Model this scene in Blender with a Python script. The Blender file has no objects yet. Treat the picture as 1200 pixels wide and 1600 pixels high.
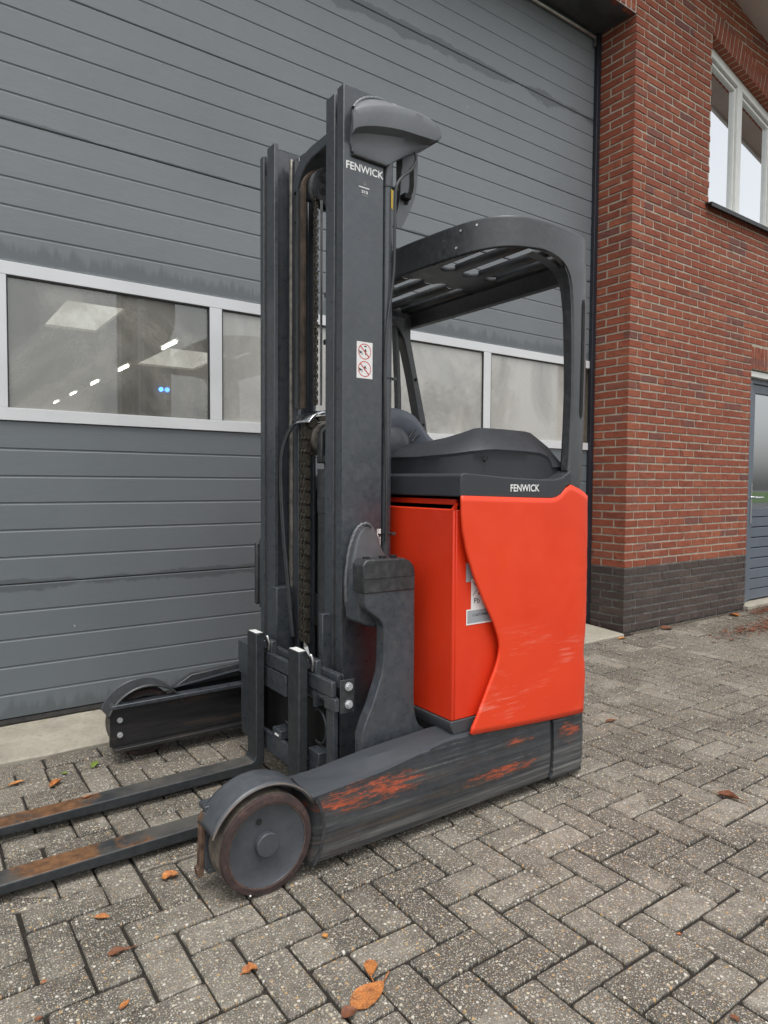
import bpy, bmesh, math, random
from mathutils import Vector, Matrix, noise
random.seed(7)
C = bpy.context.scene
COL = C.collection
rad = math.radians

# ------------------------------------------------------------------ camera
CAM_H = 1.15
YAW, PIT, ROL = rad(35.5206), rad(-2.51375), rad(0.38379)
FPX = 1054.02
fx = Vector((math.sin(YAW), math.cos(YAW), 0)); rr = Vector((math.cos(YAW), -math.sin(YAW), 0))
FW = fx * math.cos(PIT) + Vector((0, 0, 1)) * math.sin(PIT)
UU = rr.cross(FW)
R2 = rr * math.cos(ROL) + UU * math.sin(ROL)
U2 = -rr * math.sin(ROL) + UU * math.cos(ROL)
cd = bpy.data.cameras.new('camera'); cam = bpy.data.objects.new('camera', cd); COL.objects.link(cam)
cd.sensor_fit = 'VERTICAL'; cd.sensor_height = 36; cd.sensor_width = 27
cd.lens = 36 * FPX / 1600; cd.clip_start = 0.05; cd.clip_end = 600
m = Matrix((R2, U2, -FW)).transposed().to_4x4(); m.translation = Vector((0, 0, CAM_H))
cam.matrix_world = m
C.camera = cam
CP = Vector((0, 0, CAM_H))

def at(px, py, ax, v):
    """point on the plane axis=v seen along a sight line measured in the photograph"""
    d = R2 * ((px - 600) / FPX) - U2 * ((py - 800) / FPX) + FW
    t = (v - CP[ax]) / d[ax]
    return CP + d * t

def proj(p):
    d = Vector(p) - CP; z = d.dot(FW)
    if z < 0.05: return None
    return (600 + FPX * d.dot(R2) / z, 800 - FPX * d.dot(U2) / z, z)

# ------------------------------------------------------------------ world, sun, exposure
SUN_EL, SUN_AZ = rad(70), rad(205)     # azimuth measured from +Y clockwise: light comes from behind the camera
w = bpy.data.worlds.new('World'); C.world = w; w.use_nodes = True
nt = w.node_tree; nt.nodes.clear()
out = nt.nodes.new('ShaderNodeOutputWorld'); bg = nt.nodes.new('ShaderNodeBackground')
sky = nt.nodes.new('ShaderNodeTexSky'); sky.sky_type = 'NISHITA'; sky.sun_disc = False
sky.sun_elevation = SUN_EL; sky.sun_rotation = SUN_AZ; sky.air_density = 1.2; sky.dust_density = 3.0; sky.ozone_density = 1.0
hs = nt.nodes.new('ShaderNodeHueSaturation'); hs.inputs['Saturation'].default_value = 0.12
nt.links.new(sky.outputs[0], hs.inputs['Color']); nt.links.new(hs.outputs[0], bg.inputs['Color'])
bg.inputs['Strength'].default_value = 0.14
nt.links.new(bg.outputs[0], out.inputs[0])
sd = bpy.data.lights.new('sun', 'SUN'); sun = bpy.data.objects.new('sun', sd); COL.objects.link(sun)
sd.energy = 0.7; sd.angle = rad(25); sd.color = (1.0, 0.97, 0.93)
sdir = Vector((math.sin(SUN_AZ) * math.cos(SUN_EL), math.cos(SUN_AZ) * math.cos(SUN_EL), math.sin(SUN_EL)))
sun.rotation_euler = sdir.to_track_quat('Z', 'Y').to_euler(); sun.location = (-4, -6, 9)
C.render.engine = 'CYCLES'
C.view_settings.view_transform = 'Standard'; C.view_settings.look = 'None'
C.view_settings.gamma = 1.0; C.view_settings.use_curve_mapping = False
C.view_settings.exposure = 0.75

# ------------------------------------------------------------------ materials
MATS = {}
class NB:
    """tiny node builder"""
    def __init__(s, name):
        s.m = bpy.data.materials.new(name); s.m.use_nodes = True; s.t = s.m.node_tree
        s.b = s.t.nodes['Principled BSDF']; MATS[name] = s.m
        s.geo = s.t.nodes.new('ShaderNodeNewGeometry')
    def n(s, typ, **kw):
        x = s.t.nodes.new(typ)
        for k, v in kw.items(): setattr(x, k, v)
        return x
    def l(s, a, b): s.t.links.new(a, b)
    def pos(s, scale=(1, 1, 1), src=None, loc=(0, 0, 0)):
        mp = s.n('ShaderNodeMapping'); mp.inputs['Scale'].default_value = scale; mp.inputs['Location'].default_value = loc
        s.l(src if src else s.geo.outputs['Position'], mp.inputs[0]); return mp.outputs[0]
    def noise(s, scale, vec=None, detail=4, rough=.55, dist=0.0):
        x = s.n('ShaderNodeTexNoise'); x.inputs['Scale'].default_value = scale
        x.inputs['Detail'].default_value = detail; x.inputs['Roughness'].default_value = rough; x.inputs['Distortion'].default_value = dist
        s.l(vec if vec else s.geo.outputs['Position'], x.inputs['Vector']); return x.outputs['Fac']
    def voro(s, scale, vec=None, feature='F1', rnd=1.0, dim='3D'):
        x = s.n('ShaderNodeTexVoronoi', feature=feature, voronoi_dimensions=dim); x.inputs['Scale'].default_value = scale
        x.inputs['Randomness'].default_value = rnd
        s.l(vec if vec else s.geo.outputs['Position'], x.inputs['Vector']); return x
    def ramp(s, fac, stops, interp='LINEAR'):
        x = s.n('ShaderNodeValToRGB'); x.color_ramp.interpolation = interp
        e = x.color_ramp.elements
        while len(e) < len(stops): e.new(0.5)
        for i, (p, c) in enumerate(stops):
            e[i].position = p
            e[i].color = (c, c, c, 1) if isinstance(c, (int, float)) else (*c, 1)
        s.l(fac, x.inputs[0]); return x.outputs[0]
    def mix(s, fac, a, b, mode='MIX'):
        x = s.n('ShaderNodeMix', data_type='RGBA', blend_type=mode)
        for i_, v in ((0, fac), (6, a), (7, b)):
            sock = x.inputs[i_]
            if isinstance(v, bpy.types.NodeSocket): s.l(v, sock)
            elif isinstance(v, (int, float)) and i_ == 0: sock.default_value = v
            elif isinstance(v, (int, float)): sock.default_value = (v, v, v, 1)
            else: sock.default_value = (*v, 1)
        return x.outputs[2]
    def math(s, op, a, b=None, clamp=False):
        x = s.n('ShaderNodeMath', operation=op); x.use_clamp = clamp
        for i, v in enumerate((a, b)):
            if v is None: continue
            if isinstance(v, bpy.types.NodeSocket): s.l(v, x.inputs[i])
            else: x.inputs[i].default_value = v
        return x.outputs[0]
    def sep(s, vec=None):
        x = s.n('ShaderNodeSeparateXYZ'); s.l(vec if vec else s.geo.outputs['Position'], x.inputs[0]); return x.outputs
    def bump(s, h, strength=.3, dist=.01):
        x = s.n('ShaderNodeBump'); x.inputs['Strength'].default_value = strength; x.inputs['Distance'].default_value = dist
        s.l(h, x.inputs['Height']); s.l(x.outputs[0], s.b.inputs['Normal'])
    def set(s, color=None, rough=None, metal=None, spec=None):
        for key, v in (('Base Color', color), ('Roughness', rough), ('Metallic', metal), ('Specular IOR Level', spec)):
            if v is None: continue
            if isinstance(v, bpy.types.NodeSocket): s.l(v, s.b.inputs[key])
            elif key == 'Base Color': s.b.inputs[key].default_value = (*v, 1)
            else: s.b.inputs[key].default_value = v
        return s.m

def simple(name, col, rough=.5, metal=0.0, var=.25, nscale=6, bump=0.0, bscale=300):
    q = NB(name)
    f = q.noise(nscale)
    c1 = tuple(c * (1 - var) for c in col); c2 = tuple(min(1, c * (1 + var)) for c in col)
    q.set(q.ramp(f, [(.3, c1), (.7, c2)]), q.ramp(q.noise(nscale * 5), [(.3, max(0, rough - .08)), (.7, min(1, rough + .1))]), metal)
    if bump: q.bump(q.noise(bscale, detail=2), bump, .002)
    return q.m

# -- steel grey truck paint
def paint(name, col, rough=.45, wear=.5, wcol=(.30, .30, .30)):
    q = NB(name)
    big = q.noise(3.2, detail=5); fine = q.noise(38, detail=6, rough=.7)
    base = q.mix(q.ramp(big, [(.35, 0), (.68, 1)]), tuple(c * .80 for c in col), tuple(c * 1.18 for c in col))
    scr = q.noise(1.0, q.pos((60, 60, 3.5)), detail=5, rough=.7)
    sc2 = q.voro(55)
    spots = q.ramp(sc2.outputs['Distance'], [(.0, 1), (.05, 0)])
    msk = q.ramp(q.noise(7, detail=3), [(.60, 0), (.66, 1)])
    wm = q.mix(1.0, spots, msk, 'MULTIPLY')
    c = q.mix(wm, base, wcol)
    sm = q.ramp(scr, [(.70, 0), (.74, wear)])
    c = q.mix(sm, c, wcol)
    dust = q.ramp(fine, [(.45, 0), (.75, .22)])
    c = q.mix(dust, c, (.20, .19, .18))
    q.set(c, q.ramp(fine, [(.3, rough - .06), (.7, rough + .14)]), None, .8)
    q.bump(q.noise(260, detail=2), .05, .002)
    return q.m
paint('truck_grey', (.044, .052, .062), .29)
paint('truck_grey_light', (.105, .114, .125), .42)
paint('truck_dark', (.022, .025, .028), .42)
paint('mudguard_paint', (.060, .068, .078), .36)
paint('guard_black', (.024, .026, .029), .38, .3, (.10, .10, .10))
paint('guard_paint', (.036, .040, .045), .34, .4, (.14, .14, .14))
paint('channel_inner', (.055, .064, .076), .30, .5, (.16, .17, .18))
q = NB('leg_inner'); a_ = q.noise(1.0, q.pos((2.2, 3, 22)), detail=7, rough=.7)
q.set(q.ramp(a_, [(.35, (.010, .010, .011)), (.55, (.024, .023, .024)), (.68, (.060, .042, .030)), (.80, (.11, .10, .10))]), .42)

# -- scraped outrigger paint: long scuffs along the truck, red-orange primer showing
q = NB('scraped_paint')
X, Y, Z = q.sep(); NZ = q.sep(q.geo.outputs['Normal'])[2]
s1 = q.noise(1.0, q.pos((1.1, 6, 42)), detail=8, rough=.62, dist=.25)
s2 = q.noise(1.0, q.pos((2.6, 8, 26), loc=(3, 0, 1)), detail=8, rough=.70)
s3 = q.noise(1.0, q.pos((3.2, 8, 130), loc=(6, 0, 2)), detail=7, rough=.72)
mot = q.noise(22, detail=7, rough=.75)
zn = q.math('DIVIDE', Z, .3)
base = q.mix(q.ramp(mot, [(.35, 0), (.7, 1)]), (.016, .019, .024), (.036, .041, .048))
lowm = q.ramp(q.math('ADD', zn, q.math('MULTIPLY', q.math('SUBTRACT', s2, .5), .9)), [(.22, 1), (.50, .22), (.62, .42), (.80, .08)])
grey = q.mix(q.ramp(s3, [(.40, 0), (.62, 1)]), (.075, .077, .080), (.20, .196, .186))
c0 = q.mix(q.mix(1.0, q.ramp(s1, [(.40, .15), (.62, 1)]), lowm, 'MULTIPLY'), base, grey)
c0 = q.mix(q.mix(1.0, q.ramp(s3, [(.60, 0), (.66, .7)]), q.ramp(mot, [(.4, 0), (.6, 1)]), 'MULTIPLY'), c0, (.22, .22, .21))
c0 = q.mix(q.ramp(s2, [(.52, 0), (.70, .45)]), c0, (.13, .082, .040))
topm = q.math('MULTIPLY', q.ramp(NZ, [(.30, 0), (.55, 1)]), .85)
dirt = q.mix(topm, c0, (.040, .047, .055))
# primer patches sit where rubbing took the paint off
def blob(cx, cz, rx, rz):
    a = q.math('DIVIDE', q.math('SUBTRACT', X, cx), rx); b = q.math('DIVIDE', q.math('SUBTRACT', Z, cz), rz)
    r2_ = q.math('ADD', q.math('MULTIPLY', a, a), q.math('MULTIPLY', b, b))
    return q.math('SUBTRACT', 1.0, r2_, True)
area = q.math('MAXIMUM', q.math('MAXIMUM', blob(1.17, .200, .24, .050), blob(1.02, .205, .12, .03)), q.math('MAXIMUM', blob(1.72, .125, .22, .028), blob(1.80, .22, .09, .02)))
area = q.math('MULTIPLY', q.math('MAXIMUM', area, blob(2.08, .19, .07, .05)), q.math('LESS_THAN', Y, 2.0))
streak = q.noise(1.0, q.pos((15, 20, 105), loc=(0, 0, 2)), detail=9, rough=.82, dist=.3)
pm_ = q.math('ADD', q.math('ADD', streak, q.math('MULTIPLY', area, .12)), q.math('MULTIPLY', q.math('SUBTRACT', q.noise(9, q.pos((1, 1, 2.5), loc=(2, 0, 0)), detail=3), .5), .28)); pm = q.ramp(pm_, [(.60, 0), (.63, 1)])
halo = q.math('MULTIPLY', q.ramp(pm_, [(.50, 0), (.60, .6)]), q.ramp(area, [(.02, 0), (.3, 1)])); dirt = q.mix(halo, dirt, (.075, .040, .028))
c = q.mix(q.math('MULTIPLY', pm, q.ramp(area, [(.02, 0), (.12, 1)])), dirt, q.mix(q.ramp(mot, [(.35, 0), (.65, 1)]), (.20, .048, .026), (.44, .088, .036)))
q.set(c, q.ramp(s1, [(.3, .42), (.7, .7)])); q.bump(s1, .25, .004)

# -- red plastic cover
q = NB('red_cover')
base = q.ramp(q.noise(2.2, detail=3), [(.3, (.66, .032, .008)), (.7, (.75, .043, .010))])
scr = q.noise(1.0, q.pos((6, 6, 120), loc=(1, 2, 5)), detail=6, rough=.7)
area = q.ramp(q.noise(3.4, q.pos((1, 1, 1.6), loc=(4.2, 0, .3)), detail=4), [(.56, 0), (.68, 1)])
c = q.mix(q.mix(1.0, q.ramp(scr, [(.58, 0), (.68, .55)]), area, 'MULTIPLY'), base, (.88, .30, .22))
grime = q.ramp(q.noise(9, detail=8, rough=.75), [(.62, 0), (.80, .35)])
c = q.mix(grime, c, (.35, .03, .02))
q.set(c, q.ramp(q.noise(14, detail=6), [(.3, .30), (.7, .50)])); q.bump(q.noise(1.5, detail=2), .05, .05)
# scuffed copy for the big side cover puts its stronger light into a lighter red, and adds wear
q = NB('red_side_lit')
base = q.ramp(q.noise(2.0, detail=3), [(.3, (.74, .043, .010)), (.7, (.83, .060, .014))])
X, Y, Z = q.sep()
scr = q.noise(1.0, q.pos((7, 7, 110), loc=(0, 0, 3)), detail=7, rough=.75)
low = q.ramp(q.math('SUBTRACT', 1.0, q.math('ABSOLUTE', q.math('DIVIDE', q.math('SUBTRACT', Z, .44), .22))), [(.0, 0), (.5, 1)])
patch = q.ramp(q.noise(4.0, q.pos((1, 1, 2.4), loc=(2.6, 0, 0)), detail=5), [(.50, 0), (.60, 1)])
mk = q.mix(1.0, q.mix(1.0, q.ramp(scr, [(.50, 0), (.62, .38)]), patch, 'MULTIPLY'), low, 'MULTIPLY')
c = q.mix(mk, base, (.90, .36, .28))
line = q.noise(1.0, q.pos((2.5, 2.5, 210), loc=(3, 1, 7)), detail=3, rough=.6)
c = q.mix(q.mix(1.0, q.ramp(line, [(.72, 0), (.75, .6)]), q.ramp(q.noise(5, detail=2), [(.5, 0), (.6, 1)]), 'MULTIPLY'), c, (.92, .42, .34))
blk = q.ramp(q.noise(26, detail=6, rough=.8), [(.72, 0), (.78, .6)])
c = q.mix(q.mix(1.0, blk, low, 'MULTIPLY'), c, (.10, .03, .03))
q.set(c, q.ramp(q.noise(14, detail=6), [(.3, .28), (.7, .46)])); q.bump(q.noise(2.2, detail=2), .10, .06)

simple('black_plastic', (.050, .053, .058), .52, var=.10, nscale=5, bump=.25, bscale=700)
simple('console_plastic', (.038, .041, .047), .46, var=.10, nscale=5, bump=.35, bscale=800)
simple('seat_vinyl', (.12, .135, .16), .42, var=.15, nscale=4, bump=.2, bscale=400)
simple('rubber', (.022, .022, .023), .60, var=.3, nscale=12)
simple('hose_rubber', (.040, .042, .045), .38, var=.25, nscale=20)
simple('belt_brown', (.075, .052, .036), .5, var=.5, nscale=18)
simple('steel', (.55, .55, .55), .38, 1.0, .15, 20)
simple('chrome', (.80, .81, .84), .14, 1.0, .08, 20)
simple('bolt_zinc', (.62, .63, .64), .42, .6, .15, 40)
simple('grease_steel', (.36, .33, .29), .40, .6, .35, 30)
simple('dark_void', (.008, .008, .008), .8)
simple('white_print', (.80, .80, .78), .5, var=.03)
simple('sticker_white', (.82, .81, .79), .4, var=.04)
simple('sticker_grey', (.34, .36, .38), .4, var=.04)
simple('print_black', (.02, .02, .022), .5)
simple('print_red', (.62, .04, .035), .5, var=.05)
simple('print_yellow', (.85, .55, .02), .5, var=.1)
simple('white_frame', (.66, .67, .68), .42, var=.06, nscale=3, bump=.05)
simple('window_white', (.76, .76, .73), .45, var=.04, nscale=9)
simple('door_leaf_grey', (.115, .135, .165), .42, var=.10, nscale=3, bump=.08, bscale=200)
simple('sill_dark', (.030, .032, .034), .5, var=.2)
simple('rail_dark', (.016, .018, .026), .55, var=.2)
simple('gasket', (.020, .019, .017), .75, var=.6, nscale=14)
simple('soffit', (.50, .44, .40), .7, var=.10, nscale=3)
simple('lintel_metal', (.060, .064, .068), .6, var=.35, nscale=5)
simple('interior_white', (.50, .47, .42), .8, var=.08, nscale=1)
simple('interior_floor', (.20, .20, .19), .6, var=.15, nscale=2)
simple('interior_machine', (.040, .042, .046), .6, var=.2)
simple('straw', (.30, .22, .10), .8)
simple('bark', (.09, .07, .05), .9, var=.3, nscale=10)
simple('foliage', (.045, .075, .025), .7, var=.45, nscale=2)
simple('grass', (.07, .13, .03), .9, var=.25, nscale=.6)
simple('wet_asphalt', (.085, .085, .085), .6, var=.15, nscale=1.5)

def emit(name, col, st):
    q = NB(name); q.b.inputs['Emission Color'].default_value = (*col, 1); q.b.inputs['Emission Strength'].default_value = st
    q.set(col, .5)
emit('lamp_light', (1.0, .97, .88), 10)
emit('skylight_light', (1.0, .96, .86), .62)
emit('blue_light', (.05, .22, 1.0), 9)

# -- rusty fork steel: worn top
q = NB('fork_steel')
n1 = q.noise(7, detail=6, rough=.6); n2 = q.noise(45, detail=5)
Nz = q.sep(q.geo.outputs['Normal'])[2]
base = q.ramp(n2, [(.3, (.026, .031, .034)), (.7, (.048, .053, .057))])
rustc = q.ramp(n2, [(.3, (.10, .048, .022)), (.7, (.30, .145, .060))])
X, Y, Z = q.sep()
worn = q.ramp(q.noise(4.2, q.pos((1, 2.2, 1), loc=(.85, .8, 0)), detail=6, rough=.7), [(.55, 0), (.64, 1)])
grey = q.mix(q.ramp(n1, [(.35, .0), (.7, .8)]), base, (.16, .145, .125))
topc = q.mix(worn, grey, rustc)
worn = q.math('MULTIPLY', worn, .0) ; rp = q.math('SUBTRACT', 1.0, q.math('ABSOLUTE', q.math('DIVIDE', q.math('SUBTRACT', X, q.math('MULTIPLY', Y, .12)), .34)), True)
worn = q.ramp(q.math('ADD', q.noise(9, detail=7, rough=.72), q.math('MULTIPLY', q.ramp(q.math('ABSOLUTE', q.math('SUBTRACT', X, .36)), [(.0, 1), (.34, 0)]), .30)), [(.62, 0), (.72, .9)])
topc = q.mix(worn, grey, rustc)
tm = q.math('MULTIPLY', q.math('GREATER_THAN', Nz, .8), q.math('LESS_THAN', Z, .10))
c = q.mix(tm, base, topc)
q.set(c, .52, .25)

# -- tyre
q = NB('tyre')
n1 = q.noise(30, detail=6, rough=.7); n2 = q.noise(1.0, q.pos((20, 160, 20)), detail=4)
q.set(q.ramp(n1, [(.35, (.022, .018, .017)), (.55, (.052, .030, .028)), (.7, (.10, .062, .050))]), .8); q.bump(n1, .6, .004)
q = NB('tyre_tread')
n1 = q.noise(26, detail=7, rough=.75)
q.set(q.ramp(n1, [(.3, (.040, .034, .027)), (.55, (.12, .10, .080)), (.70, (.24, .21, .17))]), .85); q.bump(n1, .7, .005)
q = NB('rim_paint')
n1 = q.noise(12, detail=6, rough=.7)
q.set(q.ramp(n1, [(.3, (.040, .045, .053)), (.7, (.075, .081, .092))]), .40); q.bump(q.noise(90, detail=3), .06, .003)
q = NB('worn_lip'); q.set(q.ramp(q.noise(28, detail=4), [(.35, (.09, .095, .10)), (.55, (.15, .12, .10)), (.68, (.28, .14, .08))]), .6)
simple('rust', (.115, .068, .045), .85, var=.6, nscale=40)

# -- brick: each object gets its own shade
def brickmat(name, stops, bumpst=.55):
    q = NB(name)
    oi = q.n('ShaderNodeObjectInfo')
    wn = q.n('ShaderNodeTexWhiteNoise', noise_dimensions='3D'); snap = q.n('ShaderNodeVectorMath', operation='SNAP')
    q.l(q.geo.outputs['Position'], snap.inputs[0]); snap.inputs[1].default_value = (.31, .31, .0625)
    q.l(snap.outputs[0], wn.inputs['Vector'])
    rnd = q.math('FRACT', q.math('ADD', oi.outputs['Random'], q.math('MULTIPLY', wn.outputs['Value'], .7)))
    base = q.ramp(rnd, stops)
    n = q.noise(16, q.pos((1, 1, 2.2)), detail=7, rough=.7); n2 = q.noise(70, q.pos((1, 1, 2)), detail=4, rough=.7)
    c = q.mix(q.ramp(n, [(.30, .55), (.52, 0)]), base, tuple(x * .42 for x in stops[0][1]))
    c = q.mix(q.ramp(n2, [(.58, 0), (.75, .35)]), c, tuple(min(1, x * 1.5 + .05) for x in stops[1][1]))
    pits = q.voro(60, q.pos((.6, .6, 1.7))); pit = q.ramp(pits.outputs['Distance'], [(.06, .8), (.2, 0)])
    c = q.mix(q.mix(1.0, pit, q.ramp(n, [(.5, 0), (.6, 1)]), 'MULTIPLY'), c, (.03, .012, .010))
    q.set(c, .82)
    h = q.math('ADD', q.math('MULTIPLY', n, 1.0), q.math('MULTIPLY', n2, .4))
    q.bump(h, bumpst, .006)
brickmat('brick_red', [(.0, (.205, .053, .029)), (.30, (.285, .072, .035)), (.62, (.245, .061, .031)), (.86, (.320, .094, .046)), (1.0, (.150, .057, .048))])
brickmat('brick_dark', [(.0, (.058, .041, .035)), (.4, (.082, .056, .047)), (.8, (.068, .049, .042)), (1.0, (.100, .070, .058))])
q = NB('mortar')
X, Y, Z = q.sep()
n = q.noise(30, detail=6)
light = q.ramp(n, [(.3, (.34, .305, .235)), (.7, (.50, .455, .365))]); dk = q.ramp(n, [(.3, (.085, .085, .080)), (.7, (.19, .19, .18))])
q.set(q.mix(q.math('GREATER_THAN', Z, .502), dk, light), .95); q.bump(q.noise(160, detail=4), .4, .004)

# -- concrete paver with exposed aggregate
q = NB('paver')
oi = q.n('ShaderNodeObjectInfo')
wn = q.n('ShaderNodeTexWhiteNoise', noise_dimensions='3D'); snap = q.n('ShaderNodeVectorMath', operation='SNAP')
q.l(q.geo.outputs['Position'], snap.inputs[0]); snap.inputs[1].default_value = (.211, .211, 10)
q.l(snap.outputs[0], wn.inputs['Vector'])
rnd = q.math('FRACT', q.math('ADD', oi.outputs['Random'], q.math('MULTIPLY', wn.outputs['Value'], .5)))
base = q.ramp(rnd, [(.0, (.080, .073, .061)), (.16, (.150, .136, .112)), (.6, (.205, .186, .153)), (.85, (.250, .228, .188)), (1.0, (.300, .274, .228))])
big = q.noise(2.1, detail=5, rough=.6)
base = q.mix(q.ramp(big, [(.38, .85), (.53, 0)]), base, (.060, .055, .046))
med = q.noise(24, detail=6, rough=.7)
base = q.mix(q.ramp(med, [(.36, .6), (.60, 0)]), base, (.050, .045, .037))
def agg(scale, lo, hi, keep, shift):
    v = q.voro(scale, q.pos((1, 1, 1), loc=(shift, shift * 2, 0)), dim='2D')
    d = q.ramp(v.outputs['Distance'], [(lo, 1), (hi, 0)])
    col = q.n('ShaderNodeSeparateColor'); q.l(v.outputs['Color'], col.inputs[0])
    k = q.math('GREATER_THAN', col.outputs[0], keep)
    return q.math('MULTIPLY', d, k), col.outputs[1]
a1, t1 = agg(160, .26, .36, .50, 0.0); a2, t2 = agg(78, .26, .33, .80, 3.1); a3, t3 = agg(330, .26, .42, .40, 7.7)
stone = [(.0, (.54, .48, .37)), (.25, (.32, .29, .24)), (.45, (.46, .31, .16)), (.6, (.62, .59, .52)), (.78, (.16, .14, .125)), (.9, (.45, .41, .35)), (1.0, (.58, .44, .28))]
c = q.mix(q.math('MULTIPLY', a3, .55), base, q.ramp(t3, stone, 'CONSTANT'))
c = q.mix(q.math('MULTIPLY', a1, .85), c, q.ramp(t1, stone, 'CONSTANT'))
c = q.mix(a2, c, q.ramp(t2, stone, 'CONSTANT'))
q.set(c, q.ramp(med, [(.3, .62), (.7, .85)]))
h = q.math('ADD', q.math('MULTIPLY', a2, .8), q.math('ADD', q.math('MULTIPLY', a1, .6), q.math('MULTIPLY', q.noise(120, detail=5), .9)))
q.bump(h, .75, .004)
q = NB('joint_sand')
n = q.noise(60, detail=7, rough=.8)
q.set(q.ramp(n, [(.3, (.012, .010, .008)), (.58, (.034, .027, .021)), (.78, (.10, .082, .062))]), .95); q.bump(n, .9, .006)
q = NB('apron_concrete')
n = q.noise(5, detail=8, rough=.65); n2 = q.noise(60, detail=5)
c = q.ramp(n, [(.3, (.27, .25, .20)), (.6, (.40, .37, .30)), (.75, (.44, .41, .34))])
c = q.mix(q.ramp(n2, [(.3, .35), (.5, 0)]), c, (.17, .155, .125))
q.set(c, .85); q.bump(n2, .3, .004)

# -- sectional door skin, with damp stains along the seams and under/above the glazing
q = NB('door_skin')
X, Y, Z = q.sep()
n = q.noise(1.3, detail=5); grain = q.noise(1.0, q.pos((18, 1, 380)), detail=3, rough=.6)
base = q.ramp(n, [(.3, (.168, .184, .196)), (.7, (.204, .220, .230))])
base = q.mix(q.ramp(grain, [(.35, .25), (.65, 0)]), base, (.10, .115, .125))
low = q.ramp(q.math('DIVIDE', Z, 2.4), [(.0, .55), (.75, .35), (1.0, 0)])
base = q.mix(low, base, (.105, .128, .142))  # weaker sky light low on the door, put into the colour
# drip tongues: noise stretched vertically, only right below/above seams
drip = q.noise(1.0, q.pos((22, 1, 2.0)), detail=5, rough=.7)
def band(z0, up, dn):
    a = q.math('SUBTRACT', Z, z0)
    u = q.math('SUBTRACT', 1.0, q.math('DIVIDE', a, up), True); d = q.math('ADD', 1.0, q.math('DIVIDE', a, dn), True)
    return q.math('MINIMUM', u, d)
bd = q.math('MAXIMUM', band(2.14, .16, .02), band(.05, .16, .04))
st = q.ramp(q.math('ADD', q.math('MULTIPLY', bd, .55), q.math('MULTIPLY', drip, .75)), [(.67, 0), (.80, .42)])
c = q.mix(st, base, (.055, .066, .072))
wet = q.noise(1.0, q.pos((2.3, 1, 3.5), loc=(.4, 0, 0)), detail=7, rough=.68)
bd2 = q.math('MAXIMUM', band(3.985, .10, .13), q.math('MAXIMUM', band(.674, .07, .09), band(2.745, .03, .03)))
st2 = q.ramp(q.math('ADD', q.math('MULTIPLY', bd2, .42), q.math('MULTIPLY', wet, .75)), [(.66, 0), (.70, .55)])
c = q.mix(st2, c, (.060, .068, .072))
# wandering tide mark high on the right
tide = q.voro(1.15, q.pos((1, 1, .75), loc=(.1, 0, .35)), 'DISTANCE_TO_EDGE'); 
tm = q.math('MULTIPLY', q.ramp(tide.outputs['Distance'], [(.0, .40), (.022, 0)]), q.ramp(q.math('DIVIDE', Z, 4.6), [(.62, 0), (.70, 1)]))

mark = q.voro(3.1, q.pos((1.2, 1, 1.0), loc=(5.3, 0, 2)))
mk = q.ramp(mark.outputs['Distance'], [(.0, 1), (.028, 0)])
ch = q.math('GREATER_THAN', q.noise(1.0, q.pos((260, 1, 25)), detail=2), .50)
c = q.mix(q.math('MULTIPLY', mk, ch), c, (.62, .65, .66))
q.set(c, q.ramp(n, [(.3, .42), (.7, .58)])); q.bump(q.math('ADD', grain, q.math('MULTIPLY', q.noise(400, detail=1), .5)), .16, .002)

# -- glazing
def glass(name, haze_col, lo, hi, refl=.10, scale=1.6, patchy=.5):
    q = NB(name); t = q.t; t.nodes.remove(q.b); o = t.nodes['Material Output']
    tr = q.n('ShaderNodeBsdfTransparent'); tr.inputs[0].default_value = (.93, .95, .94, 1)
    df = q.n('ShaderNodeBsdfDiffuse')
    n = q.noise(scale, q.pos((1, 1, .7), loc=(.2, 0, .6)), detail=6, rough=.6, dist=1.2); n2 = q.noise(60, detail=4)
    q.l(q.mix(q.ramp(n2, [(.4, .0), (.8, .25)]), haze_col, tuple(x * 1.35 for x in haze_col)), df.inputs[0])
    mx = q.n('ShaderNodeMixShader'); q.l(q.ramp(n, [(.5 - patchy * .2, lo), (.5 + patchy * .2, hi)]), mx.inputs[0])
    q.l(tr.outputs[0], mx.inputs[1]); q.l(df.outputs[0], mx.inputs[2])
    gl = q.n('ShaderNodeBsdfGlossy'); gl.inputs['Roughness'].default_value = .02; gl.inputs[0].default_value = (.9, .93, .95, 1)
    fr = q.n('ShaderNodeFresnel'); fr.inputs[0].default_value = 1.5
    mx2 = q.n('ShaderNodeMixShader'); q.l(q.math('ADD', fr.outputs[0], refl, True), mx2.inputs[0])
    q.l(mx.outputs[0], mx2.inputs[1]); q.l(gl.outputs[0], mx2.inputs[2]); q.l(mx2.outputs[0], o.inputs[0])
    return q.m
glass('hazy_pane', (.42, .405, .36), .26, .60, .03)  # haze patches: milky plastic, also standing in for reflections in the pane
glass('milky_pane', (.52, .51, .475), .66, .92, .02)
glass('coated_glass', (.25, .28, .29), .03, .08, .78)
glass('door_glass', (.20, .22, .22), .03, .10, .45)

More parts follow.
